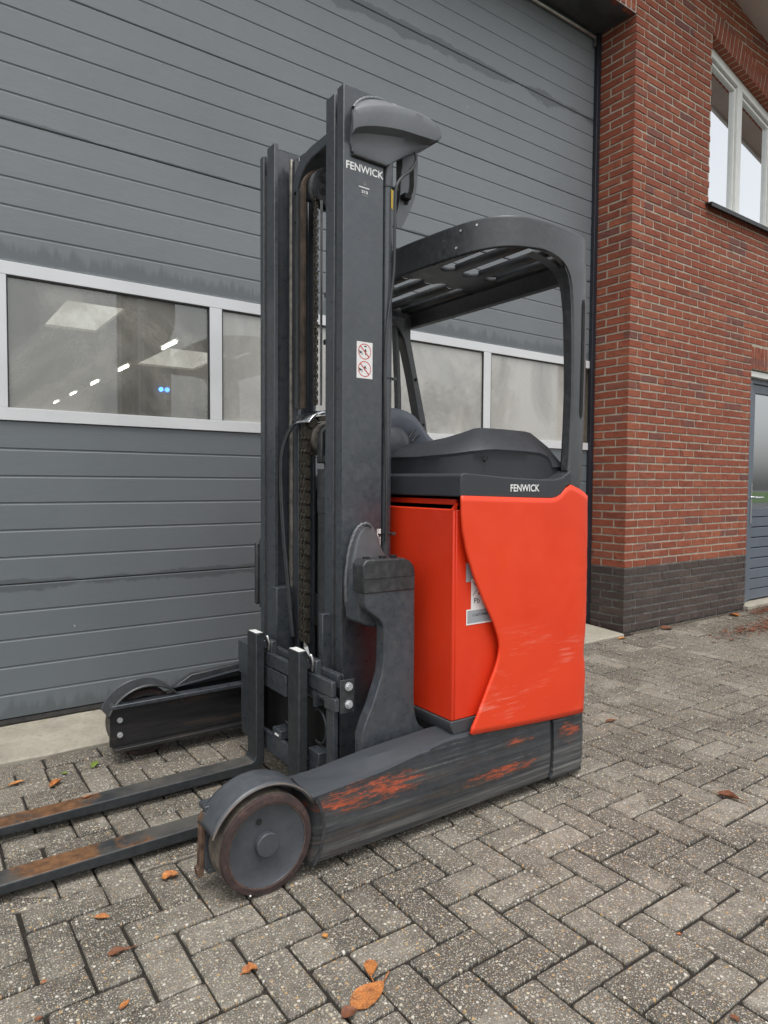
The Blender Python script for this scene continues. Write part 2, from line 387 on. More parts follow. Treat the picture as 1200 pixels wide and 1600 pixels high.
q = NB('leaf_orange')
oi = q.n('ShaderNodeObjectInfo'); 
base = q.ramp(oi.outputs['Random'], [(.0, (.55, .20, .045)), (.35, (.48, .15, .04)), (.7, (.62, .27, .07)), (1.0, (.36, .12, .05))])
vn = q.noise(1.0, q.pos((220, 220, 40)), detail=4, rough=.7)
q.set(q.mix(q.ramp(vn, [(.50, 0), (.62, .5)]), q.mix(q.ramp(q.noise(45, detail=6, rough=.8), [(.36, .9), (.60, 0)]), base, (.16, .050, .02)), (.70, .40, .16)), .6); q.bump(vn, .6, .003)
q = NB('leaf_brown')
q.set(q.ramp(q.noise(50, detail=4), [(.3, (.10, .035, .016)), (.7, (.24, .09, .04))]), .7)
simple('leaf_green', (.16, .22, .04), .6)
M = MATS

# ------------------------------------------------------------------ object helpers
WLOC = {}
def tag(o, label=None, cat=None, group=None, kind=None):
    if label: o['label'] = label
    if cat: o['category'] = cat
    if group: o['group'] = group
    if kind: o['kind'] = kind
    return o
def empty(name, loc, label=None, cat=None, group=None, kind=None):
    o = bpy.data.objects.new(name, None); COL.objects.link(o); o.location = loc; o.empty_display_size = .2
    WLOC[o.name] = Vector(loc); return tag(o, label, cat, group, kind)
def place(o, wloc, parent):
    WLOC[o.name] = Vector(wloc)
    if parent is not None:
        o.parent = parent; o.location = Vector(wloc) - WLOC[parent.name]
    else: o.location = wloc
def mk(name, verts, faces, mat, parent=None, smooth=None, bevel=0.0, seg=2, mats=None, fmat=None, solid=0.0, kind=None, keep_origin=None):
    vs = [Vector(v) for v in verts]
    if keep_origin is None:
        lo = Vector([min(v[i] for v in vs) for i in range(3)]); hi = Vector([max(v[i] for v in vs) for i in range(3)])
        c = (lo + hi) / 2
    else: c = Vector(keep_origin)
    me = bpy.data.meshes.new(name); me.from_pydata([v - c for v in vs], [], faces)
    bm = bmesh.new(); bm.from_mesh(me); bmesh.ops.recalc_face_normals(bm, faces=bm.faces); bm.to_mesh(me); bm.free()
    for x in (mats or [mat]): me.materials.append(M[x])
    if fmat:
        for i, p_ in enumerate(me.polygons): p_.material_index = fmat[i]
    o = bpy.data.objects.new(name, me); COL.objects.link(o); place(o, c, parent)
    if smooth is not None:
        for p_ in me.polygons: p_.use_smooth = True
        me.set_sharp_from_angle(angle=rad(smooth))
    if solid:
        md = o.modifiers.new('solid', 'SOLIDIFY'); md.thickness = solid; md.offset = -1
    if bevel:
        md = o.modifiers.new('bevel', 'BEVEL'); md.width = bevel; md.segments = seg; md.limit_method = 'ANGLE'; md.angle_limit = rad(40)
        md.harden_normals = False
        for p_ in me.polygons: p_.use_smooth = True
        if smooth is None: me.set_sharp_from_angle(angle=rad(50))
    if kind: o['kind'] = kind
    return o
class Geo:
    def __init__(s): s.v = []; s.f = []; s.m = []
    def add(s, v, f, m=0):
        n = len(s.v); s.v += [tuple(x) for x in v]; s.f += [tuple(n + i for i in q_) for q_ in f]; s.m += [m] * len(f); return s
    def box(s, x0, x1, y0, y1, z0, z1, m=0):
        return s.add([(x0, y0, z0), (x1, y0, z0), (x1, y1, z0), (x0, y1, z0), (x0, y0, z1), (x1, y0, z1), (x1, y1, z1), (x0, y1, z1)],
                     [(0, 3, 2, 1), (4, 5, 6, 7), (0, 1, 5, 4), (1, 2, 6, 5), (2, 3, 7, 6), (3, 0, 4, 7)], m)
    def prism(s, pts, y0, y1, m=0, axis='y'):
        n = len(pts)
        if axis == 'y': a = [(x, y0, z) for x, z in pts]; b = [(x, y1, z) for x, z in pts]
        elif axis == 'x': a = [(y0, x, z) for x, z in pts]; b = [(y1, x, z) for x, z in pts]
        else: a = [(x, z, y0) for x, z in pts]; b = [(x, z, y1) for x, z in pts]
        return s.add(a + b, [tuple(range(n)), tuple(range(2 * n - 1, n - 1, -1))] + [(i, (i + 1) % n, n + (i + 1) % n, n + i) for i in range(n)], m)
    def cyl(s, p0, p1, r, n=20, r1=None, m=0, caps=True):
        p0 = Vector(p0); p1 = Vector(p1); d = (p1 - p0).normalized(); a = d.orthogonal().normalized(); b = d.cross(a); r1 = r if r1 is None else r1
        v = [p0 + (a * math.cos(t) + b * math.sin(t)) * r for t in [2 * math.pi * i / n for i in range(n)]]
        v += [p1 + (a * math.cos(t) + b * math.sin(t)) * r1 for t in [2 * math.pi * i / n for i in range(n)]]
        f = [(i, (i + 1) % n, n + (i + 1) % n, n + i) for i in range(n)]
        if caps: f += [tuple(range(n)), tuple(range(2 * n - 1, n - 1, -1))]
        return s.add(v, f, m)
    def lathe_y(s, cx, cz, prof, n=56, m=0, ms=None):
        """revolve (y, r) profile about the Y axis line through (cx, cz)"""
        k = len(prof); v = []
        for y, r in prof:
            for i in range(n):
                t = 2 * math.pi * i / n; v.append((cx + r * math.cos(t), y, cz + r * math.sin(t)))
        for j in range(k - 1):
            f = [(j * n + i, j * n + (i + 1) % n, (j + 1) * n + (i + 1) % n, (j + 1) * n + i) for i in range(n)]
            if j == 0: s.add(v, f, ms[j] if ms else m); base = len(s.v) - len(v)
            else:
                s.f += [tuple(base + a for a in q_) for q_ in f]; s.m += [ms[j] if ms else m] * n
        return s
    def grid(s, rows, m=0, close=False):
        nr = len(rows); nc = len(rows[0]); v = [p_ for r in rows for p_ in r]; f = []
        for i in range(nr - 1):
            for j in range(nc - (0 if close else 1)):
                f.append((i * nc + j, i * nc + (j + 1) % nc, (i + 1) * nc + (j + 1) % nc, (i + 1) * nc + j))
        return s.add(v, f, m)
    def tube(s, pts, r, n=10, m=0):
        pts = [Vector(p_) for p_ in pts]; rows = []; prev = None
        for i, p_ in enumerate(pts):
            d = ((pts[min(i + 1, len(pts) - 1)] - pts[max(i - 1, 0)])).normalized()
            a = d.orthogonal().normalized() if prev is None else (prev - d * prev.dot(d)).normalized()
            prev = a; b = d.cross(a)
            rows.append([p_ + (a * math.cos(2 * math.pi * k / n) + b * math.sin(2 * math.pi * k / n)) * r for k in range(n)])
        s.grid(rows, m, True); base = len(s.v) - len(pts) * n
        s.f += [tuple(base + k for k in range(n)), tuple(base + (len(pts) - 1) * n + k for k in range(n - 1, -1, -1))]; s.m += [m, m]
        return s
    def make(s, name, mat, parent=None, **kw):
        if isinstance(mat, (list, tuple)): return mk(name, s.v, s.f, None, parent, mats=list(mat), fmat=s.m, **kw)
        return mk(name, s.v, s.f, mat, parent, **kw)
def smoothpath(pts, n=8):
    """Catmull-Rom through the points"""
    P = [Vector(p_) for p_ in pts]; P = [P[0] * 2 - P[1]] + P + [P[-1] * 2 - P[-2]]; o = []
    for i in range(1, len(P) - 2):
        for k in range(n):
            t = k / n; a, b, c, d = P[i - 1], P[i], P[i + 1], P[i + 2]
            o.append(.5 * ((2 * b) + (c - a) * t + (2 * a - 5 * b + 4 * c - d) * t * t + (3 * b - a - 3 * c + d) * t ** 3))
    o.append(P[-2]); return o
def interp(tab, x):
    if x <= tab[0][0]: return tab[0][1]
    for (a, va), (b, vb) in zip(tab, tab[1:]):
        if x <= b: return va + (vb - va) * (x - a) / (b - a)
    return tab[-1][1]
FONT = None
def text(name, body, x, y, z, height, width, mat, parent, bold=.0, depth=.0006):
    """flat lettering on a face that looks towards -Y, lower-left corner at (x, y, z)"""
    cu = bpy.data.curves.new(name, 'FONT'); cu.body = body; cu.size = 1; cu.offset = bold; cu.resolution_u = 3; cu.extrude = 0.0
    to = bpy.data.objects.new(name, cu); COL.objects.link(to)
    dg = bpy.context.evaluated_depsgraph_get(); me = bpy.data.meshes.new_from_object(to.evaluated_get(dg))
    bpy.data.objects.remove(to)
    xs = [v.co.x for v in me.vertices]; ys = [v.co.y for v in me.vertices]; x0, x1, y0, y1 = min(xs), max(xs), min(ys), max(ys)
    V = [(x + (v.co.x - x0) / (x1 - x0) * width, y, z + (v.co.y - y0) / (y1 - y0) * height) for v in me.vertices]
    F = [tuple(p_.vertices) for p_ in me.polygons]
    bpy.data.meshes.remove(me)
    return mk(name, V, F, mat, parent)

# ================================================================== SETTING
# ground beyond the paving
g = Geo(); g.add([(-150, -150, -.06), (150, -150, -.06), (150, 150, -.06), (-150, 150, -.06)], [(0, 1, 2, 3)])
tag(g.make('ground', 'wet_asphalt'), kind='structure')
g = Geo(); g.add([(-120, -110, -.05), (120, -110, -.05), (120, -16, -.05), (-120, -16, -.05)], [(0, 1, 2, 3)])
tag(g.make('grass_field', 'grass'), kind='structure')

# ---- herringbone pavement
MX, X0P, Y0P = .1057, .757, 1.250
pavement = Geo().box(-2.2, 11.0, -1.6, 3.062, -.05, -.0095).make('pavement', 'joint_sand', None, kind='structure')
def paver_mesh(L, W, seed):
    rnd = random.Random(seed); g = Geo(); ch = .0045; hx, hy = L / 2, W / 2; cr = .0055
    def ring(dx, z):
        o = []
        for sx, sy in ((1, 1), (-1, 1), (-1, -1), (1, -1)):
            ax, ay = sx * (hx - dx), sy * (hy - dx)
            p1 = (ax - sx * cr, ay); p2 = (ax, ay - sy * cr)
            if sx * sy < 0: p1, p2 = p2, p1
            for q_ in ((p2, p1) if sx * sy > 0 else (p2, p1)): o.append(q_)
        return o
    base = [(hx, hy - cr), (hx - cr, hy), (-hx + cr, hy), (-hx, hy - cr), (-hx, -hy + cr), (-hx + cr, -hy), (hx - cr, -hy), (hx, -hy + cr)]
    r0 = [(x, y, -.04) for x, y in base]
    r1 = [(x + rnd.uniform(-.0022, .0016), y + rnd.uniform(-.0022, .0016), -.005) for x, y in base]
    sc = lambda x, y: (x * (1 - ch / hx) + rnd.uniform(-.0012, .0012), y * (1 - ch / hy) + rnd.uniform(-.0012, .0012))
    r2 = [(*sc(x, y), rnd.uniform(-.0006, .0004)) for x, y in base]
    v = r0 + r1 + r2
    f = [(i, (i + 1) % 8, 8 + (i + 1) % 8, 8 + i) for i in range(8)] + [(8 + i, 8 + (i + 1) % 8, 16 + (i + 1) % 8, 16 + i) for i in range(8)] + [tuple(range(16, 24))]
    return v, f
PV = [paver_mesh(.2030, .0978, k) for k in range(6)]
def mesh_from(v, f, mat, name):
    me = bpy.data.meshes.new(name); me.from_pydata(v, [], f); me.materials.append(M[mat]); 
    bm = bmesh.new(); bm.from_mesh(me); bmesh.ops.recalc_face_normals(bm, faces=bm.faces); bm.to_mesh(me); bm.free()
    return me
PVM = [mesh_from(v, f, 'paver', 'paver') for v, f in PV]
stones = []
for i in range(-24, 92):
    for j in range(-26, 16):
        k = (i + j) % 4
        x = X0P + i * MX; y = Y0P + j * MX
        if k == 1: stones.append((x + MX, y + MX / 2, 0, 1.0, 1.0))
        elif k == 3: stones.append((x + MX / 2, y + MX, 90, 1.0, 1.0))
EDGE = 2.945
sel = []
for (x, y, a, sx, sy) in stones:
    top = y + (.052 if a == 0 else .105)
    if top > EDGE + .004:
        bot = y - (.052 if a == 0 else .105)
        left = EDGE - bot
        if left < .03: continue
        full = .105 if a == 0 else .211
        y = bot + left / 2
        if a == 0: sy = left / full
        else: sx = left / full
    sel.append((x, y, a, sx, sy))
x = -2.1
while x < 10.8:                                   # course of stretchers along the concrete apron
    sel.append((x + .1055, EDGE + .0565, 0, 1.0, 1.0)); x += .2125
def view_area(p, size):
    q_ = proj(p)
    if not q_ or not (-60 < q_[0] < 1260 and -60 < q_[1] < 1660): return 0
    return size / q_[2] ** 2
ranked = []
for s_ in sel:
    d = Vector((s_[0], s_[1], 0)) - CP
    hidden = .72 < s_[0] < 1.6 and 2.1 < s_[1] < 2.9
    ranked.append((view_area((s_[0], s_[1], 0), 1.15 / max(.5, d.length)) * (.3 if hidden else 1), s_))
ranked.sort(key=lambda t: -t[0])
restg = Geo(); rr_ = random.Random(3)
for idx, (ar, (x, y, a, sx, sy)) in enumerate(ranked):
    k = rr_.randrange(6); dz = rr_.uniform(-.0022, .0012); ra = rad(a + rr_.uniform(-.5, .5)); flip = rr_.choice((0, math.pi))
    tx, ty = rr_.uniform(-.006, .006), rr_.uniform(-.006, .006)
    jx, jy = rr_.uniform(-.0012, .0012), rr_.uniform(-.0012, .0012)
    if idx < 300 and ar > 0:
        o = bpy.data.objects.new('paver', PVM[k]); COL.objects.link(o)
        o.scale = (sx, sy, 1); o.rotation_euler = (tx, ty, ra + flip); place(o, (x + jx, y + jy, dz), pavement)
    else:
        if ar <= 0 and (x < -.9 or y < -.3 or x > 9): continue
        mt = Matrix.Translation((x + jx, y + jy, dz)) @ Matrix.Rotation(ra + flip, 4, 'Z') @ Matrix.Rotation(tx, 4, 'X') @ Matrix.Diagonal((sx, sy, 1, 1))
        restg.add([mt @ Vector(v) for v in PV[k][0]], PV[k][1])
restg.make('paver_remainder', 'paver', pavement, kind='stuff')

# ---- concrete apron in front of the big door
g = Geo(); rows = []
for j, (y, z) in enumerate([(3.066, -.05), (3.066, .004), (3.075, .012), (3.25, .022), (3.62, .040)]):
    rows.append([(xx, y + (0.004 * math.sin(xx * 9.1) + .003 * math.sin(xx * 23) if j in (1, 2) else 0), z) for xx in [-3 + .12 * t for t in range(63)]])
g.grid(rows); g.make('concrete_apron', 'apron_concrete', None, kind='structure')

# ================================================================== BUILDING
bld = empty('brick_building', (4.5, 3.4, 0), 'red brick commercial building with a wide grey sectional door and dark brick plinth', 'building')
FY = 3.120                                     # facade plane
RX = 4.498                                     # right reveal of the big door
SL = -.233                                     # slope of the gable-side window head and verge
def verge(x): return 5.276 + SL * (x - 5.842) + .02
def winhead(x): return 4.893 + SL * (x - 5.547)
WX0, WX1, WZ0 = 5.549, 7.30, 3.503
DX0, DX1, DZ1 = 6.352, 7.42, 2.214
mg = Geo()
my = FY + .0045
def wall(x0, x1, z0, z1, zt=None):
    """mortar-faced wall slab"""
    if zt: mg.prism([(x0, z0), (x1, z0), (x1, zt(x1)), (x0, zt(x0))], my, my + .30)
    else: mg.box(x0, x1, my, my + .30, z0, z1)
wall(RX + .0045, WX0, 0, 0, verge)
wall(WX0, DX0, 0, WZ0)
wall(DX0, DX1 + .0, DZ1, WZ0)
wall(DX1, 9.6, 0, WZ0)
mg.prism([(WX0, winhead(WX0)), (WX1, winhead(WX1)), (WX1, verge(WX1)), (WX0, verge(WX0))], my, my + .30)
mg.prism([(WX1, WZ0), (9.6, WZ0), (9.6, verge(9.6)), (WX1, verge(WX1))], my, my + .30)
mg.box(RX + .0045, RX + .30, my + .30, 3.62, 0, 4.70)
mg.box(-3.2, RX + .010, my, my + .30, 4.652, 6.0)
wallob = mg.make('brick_wall', 'mortar', bld)
# brick source meshes: 12-50 triangles, roughened front edge
def brick_mesh(seed, L=.21, H=.0500, D=.05):
    rnd = random.Random(seed); c = .0028
    b = [(-L / 2, 0, -H / 2), (L / 2, 0, -H / 2), (L / 2, 0, H / 2), (-L / 2, 0, H / 2)]
    # mid points along long edges make an uneven arris
    ring = []
    for (xa, za), (xb, zb), k in (((-L / 2, -H / 2), (L / 2, -H / 2), 3), ((L / 2, -H / 2), (L / 2, H / 2), 1), ((L / 2, H / 2), (-L / 2, H / 2), 3), ((-L / 2, H / 2), (-L / 2, -H / 2), 1)):
        for t in range(k + 1 - (0 if k == 1 else 0)):
            if k == 1 and t == 1: continue
            tt = t / (k if k > 1 else 1)
            if k > 1 and t == k: continue
            ring.append((xa + (xb - xa) * tt + rnd.uniform(-.0012, .0012), za + (zb - za) * tt + rnd.uniform(-.0016, .0016)))
    n = len(ring)
    back = [(x, D, z) for x, z in ring]; mid = [(x, .003 + rnd.uniform(-.001, .001), z) for x, z in ring]
    fr = [(x * (1 - c / (L / 2)), rnd.uniform(-.0022, .0012), z * (1 - c / (H / 2))) for x, z in ring]
    v = back + mid + fr
    f = [(i, (i + 1) % n, n + (i + 1) % n, n + i) for i in range(n)] + [(n + i, n + (i + 1) % n, 2 * n + (i + 1) % n, 2 * n + i) for i in range(n)] + [tuple(range(2 * n, 3 * n))]
    return v, f
BM = [brick_mesh(k) for k in range(8)]
BME = {mt: [mesh_from(v, f, mt, 'brick') for v, f in BM] for mt in ('brick_red', 'brick_dark')}
bricks = []   # (centre, length, rotz, rotation in wall plane, mat)
rb = random.Random(11)
COURSE = .0625
def spans(row, x_start):
    """brick edges along the facade from the corner"""
    xs = x_start; o = []
    first = .100 if row % 2 == 0 else .155
    o.append((xs, xs + first)); xs += first + .0115
    if row % 2 == 0: o.append((xs, xs + .158)); xs += .158 + .0115
    while xs < 9.4:
        L = .2075; o.append((xs, xs + L)); xs += L + .0118
    return o
def sub(a, b, z0, z1):
    """cut the brick a..b against the openings; returns kept pieces"""
    zc = (z0 + z1) / 2; cuts = []
    if z0 < DZ1 - .01: cuts.append((DX0, DX1))
    elif z0 < DZ1 + .205: cuts.append((DX0 - .004, DX1))
    if zc > WZ0 - .02:
        if zc < winhead(WX0): cuts.append((WX0, min(WX1, 99)))
        # soldier band over the sloping head
        if z0 < winhead(WX0) + .225:
            xa = WX0 if zc < winhead(WX0) else WX0 + .2 * (zc - winhead(WX0)) + .01
            xb = (z1 - .215 - winhead(0)) / SL        # beyond this x the course is above the band
            if zc > winhead(WX0) : 
                cuts.append((xa, (z1 - .222 - winhead(0)) / SL))
            else: cuts.append((xa, (z1 - .222 - winhead(0)) / SL))
            cuts = [c for c in cuts if c[1] > c[0]]
    out_ = [(a, b)]
    for c0, c1 in cuts:
        nw = []
        for s0, s1 in out_:
            if s1 <= c0 or s0 >= c1: nw.append((s0, s1)); continue
            if s0 < c0: nw.append((s0, c0))
            if s1 > c1: nw.append((c1, s1))
        out_ = nw
    xv = (z0 - .04 - verge(0)) / SL
    out_ = [(s0, min(s1, xv)) for s0, s1 in out_ if s0 < xv]
    return [(s0, s1) for s0, s1 in out_ if s1 - s0 > .028]
for row in range(-1, 90):
    z0 = row * COURSE + .006; z1 = z0 + .0505; zc = (z0 + z1) / 2
    mt = 'brick_dark' if row < 8 else 'brick_red'
    for a, b in spans(row, RX):
        for s0, s1 in sub(a, b, z0, z1):
            bricks.append((Vector(((s0 + s1) / 2, FY, zc)), s1 - s0, 0, 0, mt, 1))
    # reveal of the big door: faces -X
    if zc < 4.66:
        seg = [(FY + .002, FY + .100), (FY + .112, FY + .322)] if row % 2 else [(FY + .002, FY + .210), (FY + .222, FY + .322)]
        for a, b in seg: bricks.append((Vector((RX, (a + b) / 2, zc)), b - a, -90, 0, mt, 1))
# courses over the big door, above its soldiers
for row in range(79, 92):
    z0 = row * COURSE + .006
    xs = -3.0 + (.105 if row % 2 else 0)
    while xs < RX - .12:
        L = min(.2075, RX - .012 - xs)
        bricks.append((Vector((xs + L / 2, FY, z0 + .025)), L, 0, 0, 'brick_red', 1)); xs += L + .0118
xs = RX - .012 - .0505 / 2
while xs > -3.0:
    bricks.append((Vector((xs, FY, 4.640 + .1035)), .2075, 0, 90, 'brick_red', 1)); xs -= .0625
# soldiers over the side door
xs = DX0 + .025
while xs < DX1:
    bricks.append((Vector((xs, FY, DZ1 + .1035)), .2, 0, 90, 'brick_red', 1)); xs += .0625
# soldiers over the window, square to the sloping head
ang = math.degrees(math.atan(SL)); ca, sa = math.cos(rad(ang)), math.sin(rad(ang))
t = .045
while t < 1.9:
    p0 = Vector((WX0, FY, winhead(WX0))) + Vector((ca, 0, sa)) * t + Vector((-sa, 0, ca)) * .1035
    bricks.append((p0, .2075, 0, 90 + ang, 'brick_red', 1))
    t += .0625
ranked = []
for b in bricks:
    pr = proj(b[0]); A = 0
    if pr and -20 < pr[0] < 1220 and -20 < pr[1] < 1620:
        nrm = Vector((0, -1, 0)) if b[2] == 0 else Vector((-1, 0, 0))
        A = b[1] * abs((b[0] - CP).normalized().dot(nrm)) / pr[2] ** 2
        if pr[0] < 915: A = 0
    ranked.append((A, b))
ranked.sort(key=lambda t_: -t_[0])
restb = {'brick_red': Geo(), 'brick_dark': Geo()}
for idx, (A, (p_, L, rz, ry, mt, fl)) in enumerate(ranked):
    k = rb.randrange(8); dy = rb.uniform(-.0015, .0018); 
    off = Vector((0, dy, 0)) if rz == 0 else Vector((dy, 0, 0))
    tilt = rb.uniform(-.35, .35)
    if idx < 300:
        o = bpy.data.objects.new('brick', BME[mt][k]); COL.objects.link(o)
        o.scale = (L / .21, 1, 1); o.rotation_euler = (0, rad(-ry + tilt), rad(rz)) ; place(o, p_ + off, wallob)
    else:
        mt4 = Matrix.Translation(p_ + off) @ Matrix.Rotation(rad(rz), 4, 'Z') @ Matrix.Rotation(rad(-ry + tilt), 4, 'Y') @ Matrix.Diagonal((L / .21, 1, 1, 1))
        restb[mt].add([mt4 @ Vector(v) for v in BM[k][0]], BM[k][1])
def clip_brick(p_, L, mt):
    v, f = BM[rb.randrange(8)]; bm = bmesh.new(); vv = [bm.verts.new(Vector((a * L / .21, b, c)) + p_) for a, b, c in v]
    for q_ in f: bm.faces.new([vv[i] for i in q_])
    co = Vector((0, 0, winhead(0) + .222)); no = Vector((-SL, 0, 1))
    bmesh.ops.bisect_plane(bm, geom=bm.verts[:] + bm.edges[:] + bm.faces[:], plane_co=co, plane_no=no, clear_inner=True)
    bm.verts.index_update(); V_ = [tuple(a.co) for a in bm.verts]; F_ = [tuple(a.index for a in q_.verts) for q_ in bm.faces]; bm.free()
    if F_: restb[mt].add(V_, F_)
for row in range(60, 90):
    z0 = row * COURSE + .006; z1 = z0 + .0505
    for a, b in spans(row, RX):
        xa, xb = (z1 - .222 - winhead(0)) / SL, (z0 - .222 - winhead(0)) / SL     # the head line crosses the course between these
        xc = (z1 - .222 - winhead(0)) / SL
        if b < WX0 + .04 or a > WX1 + .1: continue
        if a < xb + .0 and a < xc and b > WX0 + .07:
            lo_ = (z0 - .222 - winhead(0)) / SL
            # the part left of the regular cut still shows a wedge above the band
            s0 = max(a, (z1 - .222 - winhead(0)) / SL - .30, WX0 + .07); s1 = min(b, xc)
            if s1 - s0 > .012 and (z1 > winhead(s1) + .222): clip_brick(Vector(((s0 + s1) / 2, FY, (z0 + z1) / 2)), s1 - s0, 'brick_red')
for mt, g in restb.items(): g.make('brick_remainder', mt, wallob, kind='stuff')

# ---- sectional door
DY = 3.460
door = Geo().box(-3.2, RX + .08, DY + .045, DY + .05, .07, 1.40).box(-3.2, RX + .08, DY + .045, DY + .05, 2.14, 4.66).make('sectional_door', 'rail_dark', bld)
def door_panel(z0, z1, ribs):
    prof = [(DY + .04, z0 + .0015), (DY + .004, z0 + .0015), (DY, z0 + .006)]
    for r in ribs: prof += [(DY, r - .008), (DY + .0038, r - .003), (DY + .0042, r + .001), (DY, r + .006)]
    prof += [(DY, z1 - .006), (DY + .004, z1 - .0015), (DY + .04, z1 - .0015)]
    return prof
RB = .1232
seams = [(.058, .674, [.171, .297, .421, .549]), (.674, 1.418, [.674 + RB * i for i in range(1, 6)]), (2.121, 2.741, [2.247, 2.369, 2.493, 2.616]),
         (2.741, 3.362, [2.862, 2.986, 3.108, 3.232]), (3.362, 3.985, [3.487, 3.611, 3.735, 3.860]), (3.985, 4.66, [4.11, 4.235, 4.36, 4.485])]
for z0, z1, ribs in seams:
    pr = door_panel(z0, z1, ribs); g = Geo(); xs_ = [-3.1, -1, 0.5, 1.6, 2.8, 3.8, RX - .002]
    g.grid([[(xx, y, z) for xx in xs_] for y, z in pr]); g.make('door_panel', 'door_skin', door)
# glazing band: white frame bars and panes
fz0, fz1 = 1.418, 2.121
g = Geo(); yf = DY - .012
g.box(-3.1, RX - .002, yf, DY + .03, fz0, 1.474); g.box(-3.1, RX - .002, yf, DY + .03, 2.063, fz1)
panes = []
mull = [(-.62, -.552), (.318, .392), (1.331, 1.398), (2.345, 2.413), (3.308, 3.382)]
mull = [(-1.60, -1.53), (-.63, -.56), (.325, .3925), (1.331, 1.398), (2.318, 2.386), (3.308, 3.3755), (4.30, 4.37)]
for a, b in mull: g.box(a, b, yf + .0005, DY + .03, 1.4745, 2.0625)
g.make('window_frame', 'white_frame', door, bevel=.0015)
for k in range(len(mull) - 1):
    a = mull[k][1]; b = mull[k + 1][0]
    mt = 'hazy_pane' if a < 1 else 'milky_pane'
    pn = Geo().box(a + .001, b - .001, DY + .004, DY + .008, 1.475, 2.062).make('window_pane', mt, door)
    gg = Geo()
    gg.box(a, a + .006, yf + .004, DY + .003, 1.475, 2.062); gg.box(b - .006, b, yf + .004, DY + .003, 1.475, 2.062)
    gg.box(a + .0062, b - .0062, yf + .004, DY + .003, 2.056, 2.062)
    gg.make('pane_seal', 'rubber', door)
g = Geo(); rows = []
for y, z in [(DY + .03, .02), (DY - .004, .022), (DY - .010, .040), (DY - .002, .057), (DY + .03, .057)]:
    rows.append([(xx, y + .002 * math.sin(xx * 31), z) for xx in [-3.1 + .08 * t for t in range(95)]])
g.grid(rows); g.make('bottom_seal', 'gasket', door)
Geo().box(RX - .045, RX - .002, DY - .035, DY - .001, .03, 4.64).make('guide_rail', 'rail_dark', door, bevel=.004)
g = Geo(); g.tube([(-3.1, DY - .02, 4.60), (RX - .06, DY - .02, 4.60)], .012); g.box(RX - .075, RX - .060, DY - .03, DY - .01, 4.53, 4.595)
g.make('spring_shaft', 'steel', door)
Geo().box(-3.2, RX - .003, FY + .012, DY + .04, 4.640, 4.650).make('lintel', 'lintel_metal', bld)
g = Geo(); g.box(-3.2, RX - .003, FY + .004, FY + .009, 4.634, 4.652); g.make('lintel_edge', 'soffit', bld)

# ---- sloping-head window, right
win = Geo().prism([(WX0, WZ0 + .01), (WX1, WZ0 + .01), (WX1, winhead(WX1) - .006), (WX0, winhead(WX0) - .006)], FY + .22, FY + .24)
win = win.make('window', 'interior_white', bld)
wy0, wy1 = FY + .075, FY + .135
def inset_poly(x0, x1, d0, dt): return [(x0, WZ0 + d0), (x1, WZ0 + d0), (x1, winhead(x1) - dt), (x0, winhead(x0) - dt)]
g = Geo()
def bar(p0, p1, wdt, y0, y1):
    d = (Vector((p1[0], 0, p1[1])) - Vector((p0[0], 0, p0[1]))).normalized(); nrm = Vector((-d.z, 0, d.x)) * wdt
    a = [(p0[0], p0[1]), (p1[0], p1[1]), (p1[0] + nrm.x, p1[1] + nrm.z), (p0[0] + nrm.x, p0[1] + nrm.z)]
    g.prism(a, y0, y1)
bar((WX0, winhead(WX0) - .075), (WX1, winhead(WX1) - .075), .068, wy0, wy1)
g.box(WX0, WX1, wy0, wy1, WZ0 + .012, WZ0 + .062)
mulls = [(WX0 + .001, WX0 + .07), (6.115, 6.195), (6.735, 6.815), (WX1 - .07, WX1 - .001)]
for a, b in mulls: g.prism([(a, WZ0 + .063), (b, WZ0 + .063), (b, winhead(b) - .078), (a, winhead(a) - .078)], wy0 - .001, wy1)
g.make('window_frame', 'window_white', win, bevel=.003)
for k in range(3):
    a, b = mulls[k][1] + .002, mulls[k + 1][0] - .002
    g = Geo(); y0, y1 = wy0 + .018, wy1 - .006; wd = .022
    g.box(a, b, y0, y1, WZ0 + .065, WZ0 + .065 + wd); g.box(a, a + wd, y0 + .0005, y1, WZ0 + .1, winhead(a) - .13); g.box(b - wd, b, y0 + .0005, y1, WZ0 + .1, winhead(b) - .10)
    bar((a, winhead(a) - .115), (b, winhead(b) - .115), wd, y0 + .001, y1)
    g.make('window_sash', 'window_white', win, bevel=.003)
    Geo().prism([(a + wd, WZ0 + .1), (b - wd, WZ0 + .1), (b - wd, winhead(b) - .116), (a + wd, winhead(a) - .116)], wy0 + .040, wy0 + .044).make('window_pane', 'coated_glass', win)
g = Geo(); g.prism([(FY - .055, 3.476), (FY + .09, 3.500), (FY + .09, 3.513), (FY - .055, 3.489), (FY - .060, 3.489), (FY - .060, 3.455), (FY - .055, 3.455)], WX0 - .055, WX1 + .05, axis='x')
g.make('window_sill', 'sill_dark', win)
Geo().box(WX0 + .001, WX1, FY + .055, FY + .072, 3.512, 3.522).make('sill_trim', 'window_white', win)
# brick soffit pieces under the sloping soldiers (their undersides)
g = Geo()
t = .02
while t < 1.86:
    p0 = Vector((WX0, 0, winhead(WX0))) + Vector((ca, 0, sa)) * t
    for yy in ((FY + .004, FY + .0745),):
        a = p0 - Vector((ca, 0, sa)) * .0; b = p0 + Vector((ca, 0, sa)) * .0505
        g.prism([(a.x, a.z - .003), (b.x, b.z - .003), (b.x, b.z + .02), (a.x, a.z + .02)], yy[0], yy[1])
    t += .0625
g.make('brick_remainder', 'brick_red', wallob, kind='stuff')

